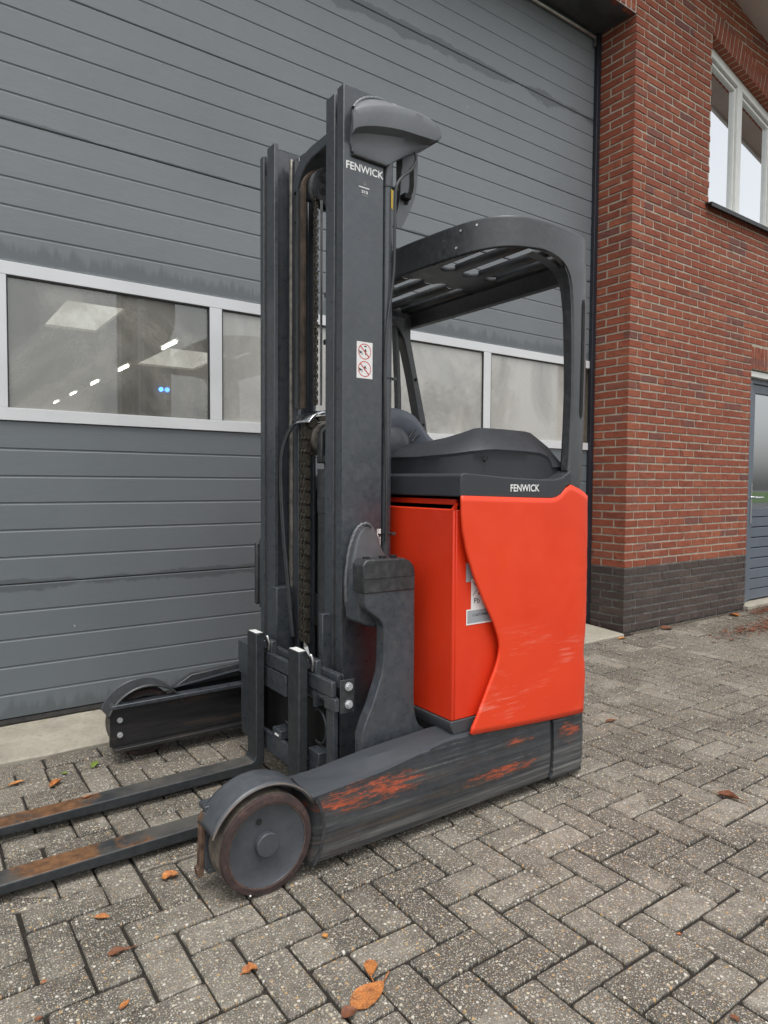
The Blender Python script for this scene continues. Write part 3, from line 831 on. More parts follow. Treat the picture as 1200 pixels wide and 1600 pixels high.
# ---- verge boards of the roof, seen from below
def zz(x, d): return verge(x) + d
for k, (y0, y1) in enumerate(((2.88, FY + .10), (2.62, 2.875))):
    Geo().prism([(4.2, zz(4.2, .0)), (9.6, zz(9.6, .0)), (9.6, zz(9.6, .02)), (4.2, zz(4.2, .02))], y0, y1).make('soffit_board', 'soffit', bld, bevel=.003)
Geo().prism([(4.2, zz(4.2, -.03)), (9.6, zz(9.6, -.03)), (9.6, zz(9.6, .30)), (4.2, zz(4.2, .30))], 2.59, 2.618).make('fascia', 'white_frame', bld)
Geo().prism([(4.2, zz(4.2, .022)), (9.6, zz(9.6, .022)), (9.6, zz(9.6, .30)), (4.2, zz(4.2, .30))], 2.62, 4.2).make('roof', 'lintel_metal', bld)

# ---- side door at the right edge
sdoor = Geo().box(DX0 + .02, DX1 - .02, FY + .20, FY + .21, .02, DZ1).make('side_door', 'rail_dark', bld)
y0 = FY + .075
g = Geo(); g.box(DX0 + .001, 6.548, y0, y0 + .07, .03, 2.150); g.box(7.34, DX1 - .001, y0, y0 + .07, .03, 2.150); g.box(6.5485, 7.3395, y0, y0 + .07, 2.105, 2.150)
g.make('door_frame', 'door_leaf_grey', sdoor, bevel=.003)
Geo().box(DX0 - .03, DX1 + .02, y0 - .05, y0 + .07, 2.152, 2.205).make('head_trim', 'window_white', sdoor, bevel=.003)
yl = y0 + .012
g = Geo(); g.box(6.5505, 6.62, yl, yl + .04, .04, 2.10); g.box(7.27, 7.338, yl, yl + .04, .04, 2.10); g.box(6.6205, 7.2695, yl, yl + .04, 2.02, 2.10); g.box(6.6205, 7.2695, yl, yl + .04, .845, .925)
g.make('door_leaf', 'door_leaf_grey', sdoor, bevel=.003)
Geo().box(6.621, 7.269, yl + .02, yl + .024, .926, 2.019).make('door_pane', 'door_glass', sdoor)
zb = .04
hb = (.842 - .04) / 8
for k in range(8):
    Geo().box(6.6212, 7.269, yl + .004, yl + .035, zb + .004, zb + hb - .004).make('door_board', 'door_leaf_grey', sdoor, bevel=.005)
    zb += hb
g = Geo(); g.box(6.575, 6.598, yl - .008, yl - .0005, .78, 1.16)
g.tube([(6.587, yl - .005, 1.03), (6.587, yl - .05, 1.03), (6.60, yl - .058, 1.03), (6.71, yl - .056, 1.03)], .009, 10)
g.make('door_handle', 'chrome', sdoor, smooth=40)
Geo().box(DX0 - .02, DX1 + .02, FY - .045, y0 + .07, -.01, .028).make('door_threshold', 'apron_concrete', sdoor, bevel=.004)

# ---- workshop behind the door
room = Geo()
room.add([(-6, 3.60, .035), (22, 3.60, .035), (22, 40, .035), (-6, 40, .035)], [(0, 1, 2, 3)])
room.make('workshop_floor', 'interior_floor', None, kind='structure')
g = Geo(); g.add([(-6, 40, 0), (22, 40, 0), (22, 40, 6.2), (-6, 40, 6.2)], [(0, 1, 2, 3)]); g.add([(-6, 3.62, 0), (-6, 40, 0), (-6, 40, 6.2), (-6, 3.62, 6.2)], [(0, 1, 2, 3)])
g.add([(22, 3.62, 0), (22, 40, 0), (22, 40, 6.2), (22, 3.62, 6.2)], [(0, 1, 2, 3)])
g.add([(RX + .31, 3.63, 0), (22, 3.63, 0), (22, 3.63, 6.2), (RX + .31, 3.63, 6.2)], [(0, 1, 2, 3)])
g.make('workshop_wall', 'interior_white', bld)
# ceiling as strips round the two rooflights
SKY = [(2.75, 3.90, 14.8, 17.6), (5.95, 7.75, 18.4, 21.6)]
CZ = 4.74
g = Geo()
ys = sorted({3.62, 40.0} | {v for s_ in SKY for v in s_[2:]}); xs_ = sorted({-6.0, 22.0} | {v for s_ in SKY for v in s_[:2]})
for i in range(len(xs_) - 1):
    for j in range(len(ys) - 1):
        cx, cy = (xs_[i] + xs_[i + 1]) / 2, (ys[j] + ys[j + 1]) / 2
        if any(a < cx < b and c_ < cy < d for a, b, c_, d in SKY): continue
        g.box(xs_[i], xs_[i + 1], ys[j], ys[j + 1], CZ, CZ + .06)
ceil = g.make('workshop_ceiling', 'interior_white', bld)
for a, b, c_, d in SKY: Geo().box(a, b, c_, d, CZ + .062, CZ + .08).make('rooflight', 'skylight_light', ceil)
lab = ['nearest and largest lit tube lamp seen through the left door window', 'second lit tube lamp from the nearest in the row seen through the left door window', 'middle lit tube lamp of the five seen through the left door window',
       'fourth lit tube lamp from the nearest in the row behind the left door window', 'smallest farthest lit tube lamp of the row behind the left door window']
for k, y in enumerate((16.85, 21.1, 24.8, 28.4, 31.9)):
    e = empty('ceiling_lamp', (5.45, y, 4.5), lab[k], 'lamp', 'tube lamps hanging in a row in the workshop')
    g = Geo(); g.box(5.37, 5.53, y - .80, y + .80, 4.545, 4.60); g.make('lamp_housing', 'window_white', e)
    g = Geo(); g.cyl((5.45, y - .50, 4.50), (5.45, y + .50, 4.50), .030, 12); g.make('lamp_tube', 'lamp_light', e, smooth=60)
    g = Geo(); g.cyl((5.45, y - .5, 4.6), (5.45, y - .5, CZ), .008, 6); g.cyl((5.45, y + .5, 4.6), (5.45, y + .5, CZ), .008, 6); g.make('lamp_hanger', 'rail_dark', e)
# dark machine with blue spotlights parked inside
e = empty('stored_forklift', (4.6, 14.0, .035), 'dark forklift silhouette with two blue spotlights inside the workshop behind the glass', 'forklift')
g = Geo(); g.prism([(3.9, .25), (5.4, .25), (5.4, 1.3), (5.0, 1.45), (4.4, 1.0), (3.9, 1.0)], 13.6, 14.8); g.make('body', 'interior_machine', e, bevel=.05)
g = Geo(); g.box(3.72, 3.86, 13.75, 13.87, .1, 3.35); g.box(3.72, 3.86, 14.5, 14.62, .1, 3.35); g.box(3.74, 3.84, 13.88, 14.49, 3.15, 3.3); g.box(3.74, 3.84, 13.88, 14.49, 1.7, 1.85); g.make('mast', 'interior_machine', e)
g = Geo(); g.box(3.95, 5.35, 13.65, 14.75, 2.62, 2.72)
for xx, yy in ((4.0, 13.7), (5.3, 13.7), (4.0, 14.7), (5.3, 14.7)): g.cyl((xx, yy, 1.0), (xx, yy, 2.65), .05, 8)
g.box(3.96, 4.86, 13.62, 13.72, 2.72, 3.12)
g.make('cabin_guard', 'interior_machine', e)
for dx in (-.10, .02):
    g = Geo(); g.cyl((4.33 + dx, 13.60, 2.97), (4.33 + dx, 13.57, 2.97), .045, 14); g.make('spotlight', 'blue_light', e)
for xx in (4.2, 5.1):
    g = Geo(); g.lathe_y(xx, .335, [(13.5, 0.001), (13.5, .28), (13.53, .30), (13.72, .30), (13.74, .001)], 24); g.make('wheel', 'rubber', e)

# ================================================================== REACH TRUCK
YN, YF_ = 1.670, 2.940                         # outer faces of the two outriggers
YC = (YN + YF_) / 2
T = empty('reach_truck', (1.45, YC, 0), 'red and grey reach truck with forks pointing left, before the big door', 'reach truck')

def circle_pts(cx, cz, r, a0, a1, n):
    return [(cx + r * math.cos(rad(a0 + (a1 - a0) * i / n)), cz + r * math.sin(rad(a0 + (a1 - a0) * i / n))) for i in range(n + 1)]

# ---- outriggers (my(y): mirror for the far one)
def outrigger(far):
    F = (lambda y: 2 * YC - y) if far else (lambda y: y)
    WC = (.808, .140)
    def ytop(x): return interp([(.9, .262), (1.2, .292), (1.46, .306), (1.98, .292)], x)      # height of the inner top
    def yout(x): return interp([(.9, .243), (1.2, .262), (1.36, .285), (1.46, .300), (1.98, .286)], x)
    # cross-section from the inner bottom round the outside to the inner top
    def sect(x):
        o = yout(x); tp = ytop(x)
        k = interp([(.9, 1), (1.46, .35), (1.98, .3)], x)
        return [(1.772, .036), (1.700, .030), (1.680, .036), (1.672, .060), (1.667, .12), (1.668, .17), (1.672, o - .040), (1.675, o - .010), (1.681, o - .001),
                (1.692 + .045 * k, tp - .004), (1.700 + .055 * k + .01, tp), (1.772, tp + .001)]
    def arcx(z):
        d = .172 ** 2 - (z - WC[1]) ** 2
        return WC[0] + (math.sqrt(d) if d > 0 else 0)
    rows = []
    for i in range(25):
        t = i / 24; r = []
        for y, z in sect(.98 + t):
            xs0 = max(arcx(z), .93); x = xs0 + (1.968 - xs0) * t
            y2, z2 = sect(x)[len(r)]; r.append((x, F(y2), z2))
        rows.append(r)
    g = Geo(); g.grid(rows); n0 = len(rows[0])
    g.f.append(tuple(range(n0 - 1, -1, -1))); g.m.append(0)
    last = (len(rows) - 1) * n0; g.f.append(tuple(last + i for i in range(n0))); g.m.append(0)
    leg = g.make('outrigger', 'scraped_paint', T, smooth=20)
    ap = [(WC[0] + .172 * math.cos(rad(a_)), WC[1] + .172 * math.sin(rad(a_))) for a_ in range(-36, 34, 2)]
    g = Geo(); rows = []
    for x, z in ap:
        d_ = Vector((x - WC[0], z - WC[1])).normalized() * .009
        rows.append([(x - d_.x * .3, F(1.760), z - d_.y * .3), (x - d_.x * .3, F(1.666), z - d_.y * .3), (x, F(1.6655), z), (x + d_.x * .8, F(1.6662), z + d_.y * .8), (x + d_.x * 1.1, F(1.672), z + d_.y * 1.1)])
    g.grid(rows); g.make('arch_edge', 'truck_dark', leg, smooth=40)
    # inner channel with flanges and the two axle bolts
    g = Geo(); a, b = F(1.774), F(1.790)
    lo, hi = min(a, b), max(a, b)
    g.box(.662, 1.98, lo, hi, .070, .232)
    f0, f1 = min(F(1.774), F(1.822)), max(F(1.774), F(1.822))
    g.box(.672, 1.98, f0, f1, .054, .069)
    Geo().box(.664, 1.98, f0, f1, .2325, .248).make('top_flange', 'truck_grey', leg, bevel=.002)
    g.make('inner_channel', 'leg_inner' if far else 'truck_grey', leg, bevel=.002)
    for z in (.178, .117):
        g = Geo(); g.cyl((.700, F(1.7905), z), (.700, F(1.797), z), .011, 20); g.cyl((.700, F(1.797), z), (.700, F(1.800), z), .008, 16)
        g.make('axle_bolt', 'bolt_zinc', leg, smooth=40)
    # mudguard over the load wheel
    rows = []; y0, y1 = (1.683, 1.800) if not far else (1.690, 1.812)
    pts = circle_pts(WC[0], WC[1], .170, 158, 28, 30)
    rows = [[(x, F(y0 + (y1 - y0) * s_), z + .0 - .004 * (1 if s_ in (0, 1) else 0)) for s_ in (0, .12, .5, .88, 1)] for x, z in pts]
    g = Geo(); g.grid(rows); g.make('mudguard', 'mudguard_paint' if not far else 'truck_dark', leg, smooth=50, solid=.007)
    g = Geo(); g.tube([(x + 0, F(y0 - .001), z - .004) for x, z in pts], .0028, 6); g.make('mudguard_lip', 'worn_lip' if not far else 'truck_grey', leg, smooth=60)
    # front plate
    if not far:
      g = Geo(); g.prism([(.652, .215), (.664, .232), (.672, .21), (.662, .12), (.660, .055), (.645, .05), (.641, .075), (.648, .08), (.652, .15)], min(F(1.774), F(1.80)), max(F(1.774), F(1.80)))
      g.make('front_plate', 'rust', leg, bevel=.002)
    if far:   # raised stiffener along the top of the far leg
        g = Geo(); g.prism([(.93, .250), (1.3, .262), (1.3, .318), (1.02, .300)], F(1.735), F(1.70)); g.make('leg_stiffener', 'truck_dark', leg, bevel=.003)
    # load wheel
    wy = lambda y: F(y)
    g = Geo(); g.lathe_y(WC[0], WC[1], [(wy(1.766), .118), (wy(1.766), .134), (wy(1.760), .1395), (wy(1.684), .1395), (wy(1.6745), .1355), (wy(1.672), .120), (wy(1.675), .117)], 72,
                         ms=[0, 0, 1, 0, 0, 0])
    whl = g.make('load_wheel', ['tyre', 'tyre_tread'], T, smooth=40)
    g = Geo(); g.lathe_y(WC[0], WC[1], [(wy(1.6745), .1175), (wy(1.6745), .1155), (wy(1.679), .1135), (wy(1.685), .100), (wy(1.690), .060), (wy(1.690), .040), (wy(1.690), .0005)], 64, ms=[1, 0, 0, 0, 0, 0])
    g.make('wheel_disc', ['rim_paint', 'rust'], whl, smooth=35)
    g = Geo(); g.lathe_y(WC[0], WC[1], [(wy(1.7645), .117), (wy(1.7645), .112), (wy(1.750), .10), (wy(1.750), .0005)], 48); g.make('wheel_inside', 'truck_dark', whl, smooth=35)
    g = Geo(); g.lathe_y(WC[0], WC[1], [(wy(1.6895), .0345), (wy(1.6755), .034), (wy(1.673), .0315), (wy(1.6725), .0005)], 40); g.make('hub_cap', 'rim_paint', whl, smooth=35)
    g = Geo(); g.cyl((.786, wy(1.6862), .208), (.786, wy(1.6855), .208), .0085, 20); g.make('valve_hole', 'dark_void', whl)
    return leg
leg_n = outrigger(False); leg_f = outrigger(True)
g = Geo()
for px, py in ((222, 1100), (229, 1098), (236, 1097), (243, 1095)):
    v = at(px, py, 1, 2.835); g.cyl((v.x, 2.84, v.z), (v.x, 2.832, v.z), .007, 10)
g.make('hub_bolt', 'steel', leg_f, smooth=40)
# white chips on the near tyre
g = Geo()
for a, r in ((246, .136),):
    x, z = .808 + r * math.cos(rad(a)), .14 + r * math.sin(rad(a)); g.add([(x - .0025, 1.6735, z - .001), (x + .002, 1.6725, z - .0025), (x + .003, 1.6725, z + .002), (x - .001, 1.6735, z + .003), (x, 1.668, z)], [(0, 1, 4), (1, 2, 4), (2, 3, 4), (3, 0, 4)])
g.make('tyre_chip', 'white_print', T)

# ---- rear chassis block
def rounded_plan(x0, x1, y0, y1, r, n=6):
    o = []
    for cx, cy, a in ((x1 - r, y0 + r, -90), (x1 - r, y1 - r, 0)):
        for i in range(n + 1): o.append((cx + r * math.cos(rad(a + 90 * i / n)), cy + r * math.sin(rad(a + 90 * i / n))))
    return [(x0, y0)] + o + [(x0, y1)]
pl = rounded_plan(1.992, 2.205, YN + .004, YF_ - .004, .065)
g = Geo(); rows = [[(x + dx, y, z) for x, y in pl] for z, dx in ((.034, -.012), (.045, 0), (.14, .004), (.242, 0), (.254, -.006))]
g.grid(rows); n0 = len(pl); g.f.append(tuple(range(n0))); g.m.append(0); g.f.append(tuple(4 * n0 + i for i in range(n0))); g.m.append(0)
g.f += [tuple(v for v in (i * n0, (i + 1) * n0, (i + 1) * n0 + n0 - 1, i * n0 + n0 - 1)) for i in range(4)]; g.m += [0] * 4
g.make('rear_chassis', 'scraped_paint', T, smooth=40)
g = Geo(); g.box(1.955, 1.998, YN + .014, YF_ - .014, .05, .245); g.box(1.99, 2.17, YN + .012, YN + .02, .018, .034); g.make('chassis_gap', 'truck_dark', T, bevel=.003)
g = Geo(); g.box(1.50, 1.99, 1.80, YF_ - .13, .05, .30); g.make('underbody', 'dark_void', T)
g = Geo(); g.lathe_y(1.86, .165, [(2.14, .001), (2.14, .15), (2.15, .163), (2.44, .163), (2.45, .15), (2.45, .001)], 40); g.make('drive_wheel', 'rubber', T, smooth=40)

# ---- battery compartment (front red box) with its dark tray
XB = 1.492
g = Geo()
# open-topped box: front wall, side walls, recessed dark slot below the deck
g.box(XB, XB + .012, 1.690, YF_ - .03, .345, 1.062); g.box(XB + .0125, 1.95, 1.690, 1.700, .345, 1.060); g.box(XB + .0125, 1.95, YF_ - .042, YF_ - .030, .345, 1.062)
bat = g.make('battery_cover', 'red_cover', T, bevel=.004)
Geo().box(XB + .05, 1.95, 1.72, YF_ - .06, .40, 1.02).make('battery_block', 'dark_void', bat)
g = Geo(); g.box(XB + .035, XB + .045, 1.72, YF_ - .1, 1.0755, 1.094); g.make('lid_flange', 'red_cover', bat)
g = Geo(); g.prism([(1.474 + .014, .344), (1.486, .330), (1.500, .298), (1.9, .298), (1.9, .344)], 1.688, YF_ - .05)
g.make('battery_tray', 'black_plastic', T, bevel=.003)
# crease where the cover folds at its top near corner
g = Geo(); g.add([(XB - .001, 1.690, 1.060), (XB + .012, 1.690, 1.060), (XB + .014, 1.684, 1.082), (XB, 1.684, 1.082), (XB - .001, 1.705, 1.060), (XB + .004, 1.697, 1.074)], [(0, 1, 2, 3), (0, 3, 5, 4)])
g.make('cover_tab', 'red_cover', bat)

# ---- red side cover with the sweeping front edge, wrapping the rear
SW = [(.297, 1.557), (.32, 1.566), (.346, 1.584), (.42, 1.622), (.511, 1.670), (.545, 1.682), (.577, 1.687), (.61, 1.681), (.671, 1.654), (.75, 1.606), (.835, 1.561), (.92, 1.527), (.989, 1.510), (1.04, 1.504), (1.11, 1.503)]
ZT = [(1.503, 1.108), (1.86, 1.098), (1.955, 1.096), (1.99, 1.103), (2.012, 1.118), (2.035, 1.140), (2.055, 1.146), (2.11, 1.128), (2.17, 1.098), (2.5, 1.095)]
ZB = [(1.55, .293), (1.85, .272), (2.0, .262), (2.14, .256), (2.5, .256)]
def plan(s_):       # distance along the cover, starting where x = 1.50 on the near side
    r = .055; x1, y0, y1 = 2.192, 1.664, YF_ - .01
    L1 = x1 - r - 1.50
    if s_ < L1: return (1.50 + s_, y0)
    s_ -= L1; A = math.pi / 2 * r
    if s_ < A: a = s_ / r; return (x1 - r + r * math.sin(a), y0 + r - r * math.cos(a))
    s_ -= A; L2 = y1 - y0 - 2 * r
    if s_ < L2: return (x1, y0 + r + s_)
    s_ -= L2
    if s_ < A: a = s_ / r; return (x1 - r + r * math.cos(a), y1 - r + r * math.sin(a))
    s_ -= A; return (x1 - r - s_, y1)
STOT = (2.192 - .055 - 1.50) * 2 + math.pi * .055 + (YF_ - .01 - 1.664 - .11)
rows = []; NV = 40
S0 = [0] + [i / 46 for i in range(1, 46)] + [1]
for j in range(NV + 1):
    v = j / NV; r = []
    for k in range(91):
        u = k / 90; ub = u ** 1.25
        # solve start from height
        z_guess = .297 + (1.108 - .297) * v
        x0 = interp(SW, z_guess); s0 = x0 - 1.50; s_ = s0 + (STOT - s0) * ub
        x, y = plan(s_); zt = interp(ZT, x if y < 1.75 else 2.5); zb = interp(ZB, x if y < 1.75 else 2.5)
        z = zb + (zt - zb) * v if k else max(.293, z_guess)
        bulge = .004 * math.sin(math.pi * v) - .010 * math.exp(-((z - .50) / .07) ** 2) * (1 if x > 2.1 else .0) + .004 * math.exp(-((z - .40) / .06) ** 2) * (1 if x > 2.1 else 0)
        if x > 2.12: x += bulge
        else: y -= .004 * math.sin(math.pi * v)
        r.append((x, y, z))
    rows.append(r)
g = Geo(); g.grid(rows); side = g.make('side_cover', 'red_side_lit', T, smooth=40, solid=.009)
# edge return of the near cover
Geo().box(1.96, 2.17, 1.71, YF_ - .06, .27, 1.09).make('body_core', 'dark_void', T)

# ---- dark moulded deck around the top of the body, swept up to the rear pillar
DK = [(1.500, 1.104), (1.92, 1.094), (1.962, 1.094), (1.992, 1.101), (2.014, 1.117), (2.034, 1.139), (2.06, 1.147), (2.06, 1.20), (2.036, 1.187), (2.005, 1.172), (1.96, 1.165), (1.85, 1.166), (1.70, 1.172), (1.56, 1.181), (1.515, 1.183), (1.502, 1.176)]
g = Geo(); g.prism(DK, 1.668, YF_ - .05)
deck = g.make('deck', 'console_plastic', T, bevel=.005, seg=3)
text('deck_lettering', 'FENWICK', 1.734, 1.6670, 1.1205, .026, .149, 'white_print', deck, bold=.02)

# ---- console / arm rest
RIDGE = [(600, 713.5), (615, 713), (650, 712), (700, 707.5), (735, 703), (760, 700.5), (775, 700), (820, 703), (845, 706), (857, 712), (862, 720), (864, 728)]
CREST = [(600, 699), (615, 697.5), (632, 696), (660, 691), (695, 684), (720, 676.5), (740, 669.5), (752, 668), (790, 671), (820, 674), (832, 677.5), (850, 695), (862, 717)]
def z_at(x, y, tab):
    a = proj((x, y, 1.2)); b = proj((x, y, 1.4)); py = interp(tab, (a[0] + b[0]) / 2); return 1.2 + (py - a[1]) / (b[1] - a[1]) * .2
CO = smoothpath([(1.545, 2.30, 0), (1.543, 2.10, 0), (1.550, 1.94, 0), (1.580, 1.82, 0), (1.66, 1.745, 0), (1.78, 1.722, 0), (1.92, 1.718, 0), (2.04, 1.722, 0), (2.105, 1.74, 0), (2.135, 1.80, 0), (2.145, 1.90, 0)], 8)
CI = smoothpath([(1.66, 2.30, 0), (1.66, 2.12, 0), (1.668, 1.99, 0), (1.695, 1.91, 0), (1.76, 1.865, 0), (1.85, 1.850, 0), (1.94, 1.846, 0), (2.01, 1.848, 0), (2.05, 1.865, 0), (2.065, 1.90, 0), (2.07, 1.95, 0)], 8)
nn = len(CO); rows = [[] for _ in range(9)]
for k in range(nn):
    o_, c_ = CO[k], CI[k]; d_ = (c_ - o_).normalized(); zr = z_at(o_.x, o_.y, RIDGE); zc = z_at(c_.x, c_.y, CREST)
    fall = max(0, (k - nn * .84) / (nn * .16)); zr -= .02 * fall; zc = min(zc, 1.357) - .02 * fall
    rows[0].append((o_.x + d_.x * .012, o_.y + d_.y * .012, 1.165)); rows[1].append((o_.x + d_.x * .010, o_.y + d_.y * .010, zr - .050))
    rows[2].append((o_.x + d_.x * .006, o_.y + d_.y * .006, zr - .014)); rows[3].append((o_.x, o_.y, zr - .004)); rows[4].append((o_.x + d_.x * .006, o_.y + d_.y * .006, zr + .003))
    m_ = o_ + (c_ - o_) * .5; rows[5].append((m_.x, m_.y, zr + (zc - zr) * .58)); rows[6].append((c_.x, c_.y, zc)); q_ = c_ + d_ * .04; rows[7].append((q_.x, q_.y, zc - .004)); q_ = c_ + d_ * .10; rows[8].append((q_.x, q_.y, zc - .06))
g = Geo(); g.grid(rows); g.f.append(tuple(i * nn for i in range(9))); g.m.append(0); g.f.append(tuple(i * nn + nn - 1 for i in range(9))[::-1]); g.m.append(0)
con = g.make('console', 'console_plastic', T, smooth=24)
for px in (759, 840):
    a_ = at(px - 2.5, 720, 1, 1.732); b_ = at(px + 1.5, 712, 1, 1.732)
    g = Geo(); g.tube([a_, b_], .006, 10); g.make('screw_slot', 'dark_void', con)

# ---- seat: cushion and winged back rest
def A_(px, py): v = at(px, py, 1, 2.26); return Vector((v.x, 2.26, v.z))
so = smoothpath([A_(560, 700), A_(562, 668), A_(575, 650), A_(592, 640), A_(612, 636.5), A_(628, 638.5), A_(642, 644.5), A_(652, 653), A_(662, 667), A_(672, 681), A_(681, 690), A_(690, 705)], 4)
cen = A_(628, 725); g = Geo(); rows = []
for t, dy in ((0, .10), (0, .02), (.02, .0), (.07, -.012), (.20, -.022), (.42, -.006), (.66, .020), (.9, .035)):
    rows.append([p_ + (cen - p_) * t + Vector((0, dy, 0)) for p_ in so])
g.grid(rows); seat = g.make('seat', 'seat_vinyl', T, smooth=60)
g = Geo()
for (a, b), (c_, d) in (((639, 684), (652, 667.5)), ((643, 690), (656, 679))):
    p_, q_ = at(a, b, 1, 2.245), at(c_, d, 1, 2.245); g.tube([p_, (p_ + q_) / 2 + Vector((-.003, 0, .004)), q_], .0042, 8)
g.make('seat_rib', 'truck_dark', seat)
v_ = at(618, 692, 1, 2.16); g = Geo(); rows = []
for r_, dy in ((.075, .02), (.070, 0), (.055, -.012), (.03, -.018), (.001, -.02)):
    rows.append([(v_.x + r_ * math.cos(2 * math.pi * k / 28), 2.16 + dy, v_.z + r_ * .9 * math.sin(2 * math.pi * k / 28)) for k in range(28)])
g.grid(rows, close=True); g.make('seat_side_cap', 'rim_paint', seat, smooth=60)
g = Geo(); g.box(1.60, 1.98, 2.10, 2.62, 1.17, 1.245); g.make('seat_cushion', 'seat_vinyl', seat, bevel=.02, seg=3)
g = Geo(); g.cyl((1.50, 2.5, 1.18), (1.44, 2.46, 1.36), .02, 12); g.make('steering_column', 'truck_dark', T, smooth=50)

# ---- overhead guard: bent band, pressed roof with slots, pillars
GP = [(2.195, 2.80), (2.197, 2.3), (2.194, 1.86), (2.185, 1.745), (2.145, 1.688), (2.05, 1.665), (1.92, 1.654), (1.81, 1.662), (1.725, 1.700), (1.675, 1.775), (1.648, 1.88), (1.630, 2.03), (1.620, 2.19), (1.619, 2.42), (1.630, 2.60), (1.66, 2.74), (1.74, 2.84), (1.88, 2.885), (2.06, 2.885), (2.16, 2.865)]
gp = smoothpath([(x, y, 0) for x, y in GP + GP[:1]], 4)[:-1]
def gb(p_):     # bottom of the band: deep at the back, where it becomes the pillar
    x, y = p_.x, p_.y
    b_ = interp([(1.6, 1.968), (1.70, 1.973), (1.95, 1.982), (2.05, 1.974), (2.10, 1.95)], x)
    return b_
def goff(k, d):
    n = len(gp); t = (gp[(k + 1) % n] - gp[k - 1]).normalized(); return gp[k] + Vector((-t.y, t.x, 0)) * d
rows = []
n = len(gp)
sgn = 1 if (goff(10, .01) - Vector((1.9, 2.25, 0))).length < (gp[10] - Vector((1.9, 2.25, 0))).length else -1
rows.append([(gp[k].x, gp[k].y, gb(gp[k])) for k in range(n)])
rows.append([(gp[k].x, gp[k].y, gb(gp[k]) + .004) for k in range(n)])
rows.append([(gp[k].x, gp[k].y, 2.071) for k in range(n)])
rows.append([(gp[k].x, gp[k].y, 2.076) for k in range(n)])
rows.append([(*goff(k, sgn * .002)[:2], 2.080) for k in range(n)])
rows.append([(*goff(k, sgn * .010)[:2], 2.081) for k in range(n)])
rows.append([(*goff(k, sgn * .040)[:2], 2.074) for k in range(n)])
g = Geo(); g.grid(rows, close=True); guard = g.make('guard_band', 'guard_paint', T, smooth=40, solid=.006)
rows = [[(*goff(k, sgn * .008)[:2], gb(gp[k]) + .001) for k in range(n)], [(*goff(k, sgn * .022)[:2], gb(gp[k]) + .006) for k in range(n)], [(*goff(k, sgn * .034)[:2], 2.035) for k in range(n)], [(*goff(k, sgn * .05)[:2], 2.05) for k in range(n)]]
g = Geo(); g.grid(rows, close=True); g.make('guard_liner', 'guard_black', guard, smooth=50, solid=.003)
# roof plate: solid cross web with long slots either side (they run across the truck)
RZ = 2.030
def slotbar(x0, x1, y0, y1):
    rows = []
    for y in (y0, y1):
        rows.append([(x0, y, RZ + .012), (x0 + .004, y, RZ - .006), (x0 + .012, y, RZ - .012), (x1 - .012, y, RZ - .012), (x1 - .004, y, RZ - .006), (x1, y, RZ + .012)])
    return rows
bars = [(1.640, 1.705), (1.742, 1.796), (1.860, 1.915), (1.992, 2.040), (2.095, 2.17)]
for a, b in bars:
    ya = 1.93 if a < 1.7 else 1.80 if a < 1.8 else 1.72
    g = Geo(); g.grid(slotbar(a, b, ya, 2.12)); g.grid(slotbar(a, b, 2.33, 2.80)); g.make('roof_bar', 'guard_black', guard, smooth=60, solid=.003)
g = Geo(); rows = []
def webrow(y, z): return [(x, y, z) for x in [1.64 + .02 * i for i in range(28)]]
xs_ = [1.65 + i * .0125 for i in range(42)]
def slotend(x, base, s_):   # rounded slot ends bite into the cross web
    for a, b in zip(bars[:-1], bars[1:]):
        c_, h_ = (a[1] + b[0]) / 2, (b[0] - a[1]) / 2
        if abs(x - c_) < h_: return base + s_ * math.sqrt(max(0, h_ * h_ - (x - c_) ** 2))
    return base
g.grid([[(x, slotend(x, 2.115, .95), RZ + .004) for x in xs_], [(x, slotend(x, 2.115, .95) + .010, RZ - .010) for x in xs_], [(x, 2.20, RZ - .0115) for x in xs_], [(x, 2.28, RZ - .0115) for x in xs_], [(x, slotend(x, 2.335, -.95) - .010, RZ - .010) for x in xs_], [(x, slotend(x, 2.335, -.95), RZ + .004) for x in xs_]])
g.make('roof_web', 'guard_black', guard, smooth=50, solid=.003)
# bright studs stand in for sky showing through holes in the front band
g = Geo()
for px, py, xg in ((721, 361, None), (746, 352, None), (714, 388, None), (618, 424, None)):
    best = min(range(n), key=lambda k: abs((proj((gp[k].x, gp[k].y, 2.04)) or (9999,))[0] - px) + (500 if gp[k].x > 1.85 else 0))
    c_ = gp[best]; d = at(px, py, 0, c_.x); nrm = (goff(best, 1) - c_).normalized() * -sgn
    p_ = Vector((c_.x, d.y, d.z)) + nrm * .003; g.cyl(p_, p_ + nrm * .003, .0042, 14)
g.make('sky_hole_stud', 'bolt_zinc', guard, smooth=50)
# near rear pillar: flares from the band corner down to the deck
ZP = [1.100, 1.13, 1.16, 1.20, 1.26, 1.35, 1.50, 1.65, 1.80, 1.88, 1.92, 1.945, 1.960, 1.970, 1.978, 1.985, 2.00, 2.03, 2.06, 2.074, 2.079]
XL = [(1.10, 2.040), (1.16, 2.048), (1.20, 2.055), (1.30, 2.064), (1.50, 2.070), (1.70, 2.064), (1.80, 2.056), (1.88, 2.042), (1.92, 2.024), (1.945, 2.000), (1.960, 1.975), (1.970, 1.945), (1.978, 1.905), (1.985, 1.845), (2.08, 1.84)]
XR = [(1.10, 2.192), (1.985, 2.19)]
INS = [(1.10, .011), (1.20, .009), (1.50, .007), (1.80, .005), (1.90, .002), (1.95, -.0012), (2.06, -.0012), (2.079, .002)]
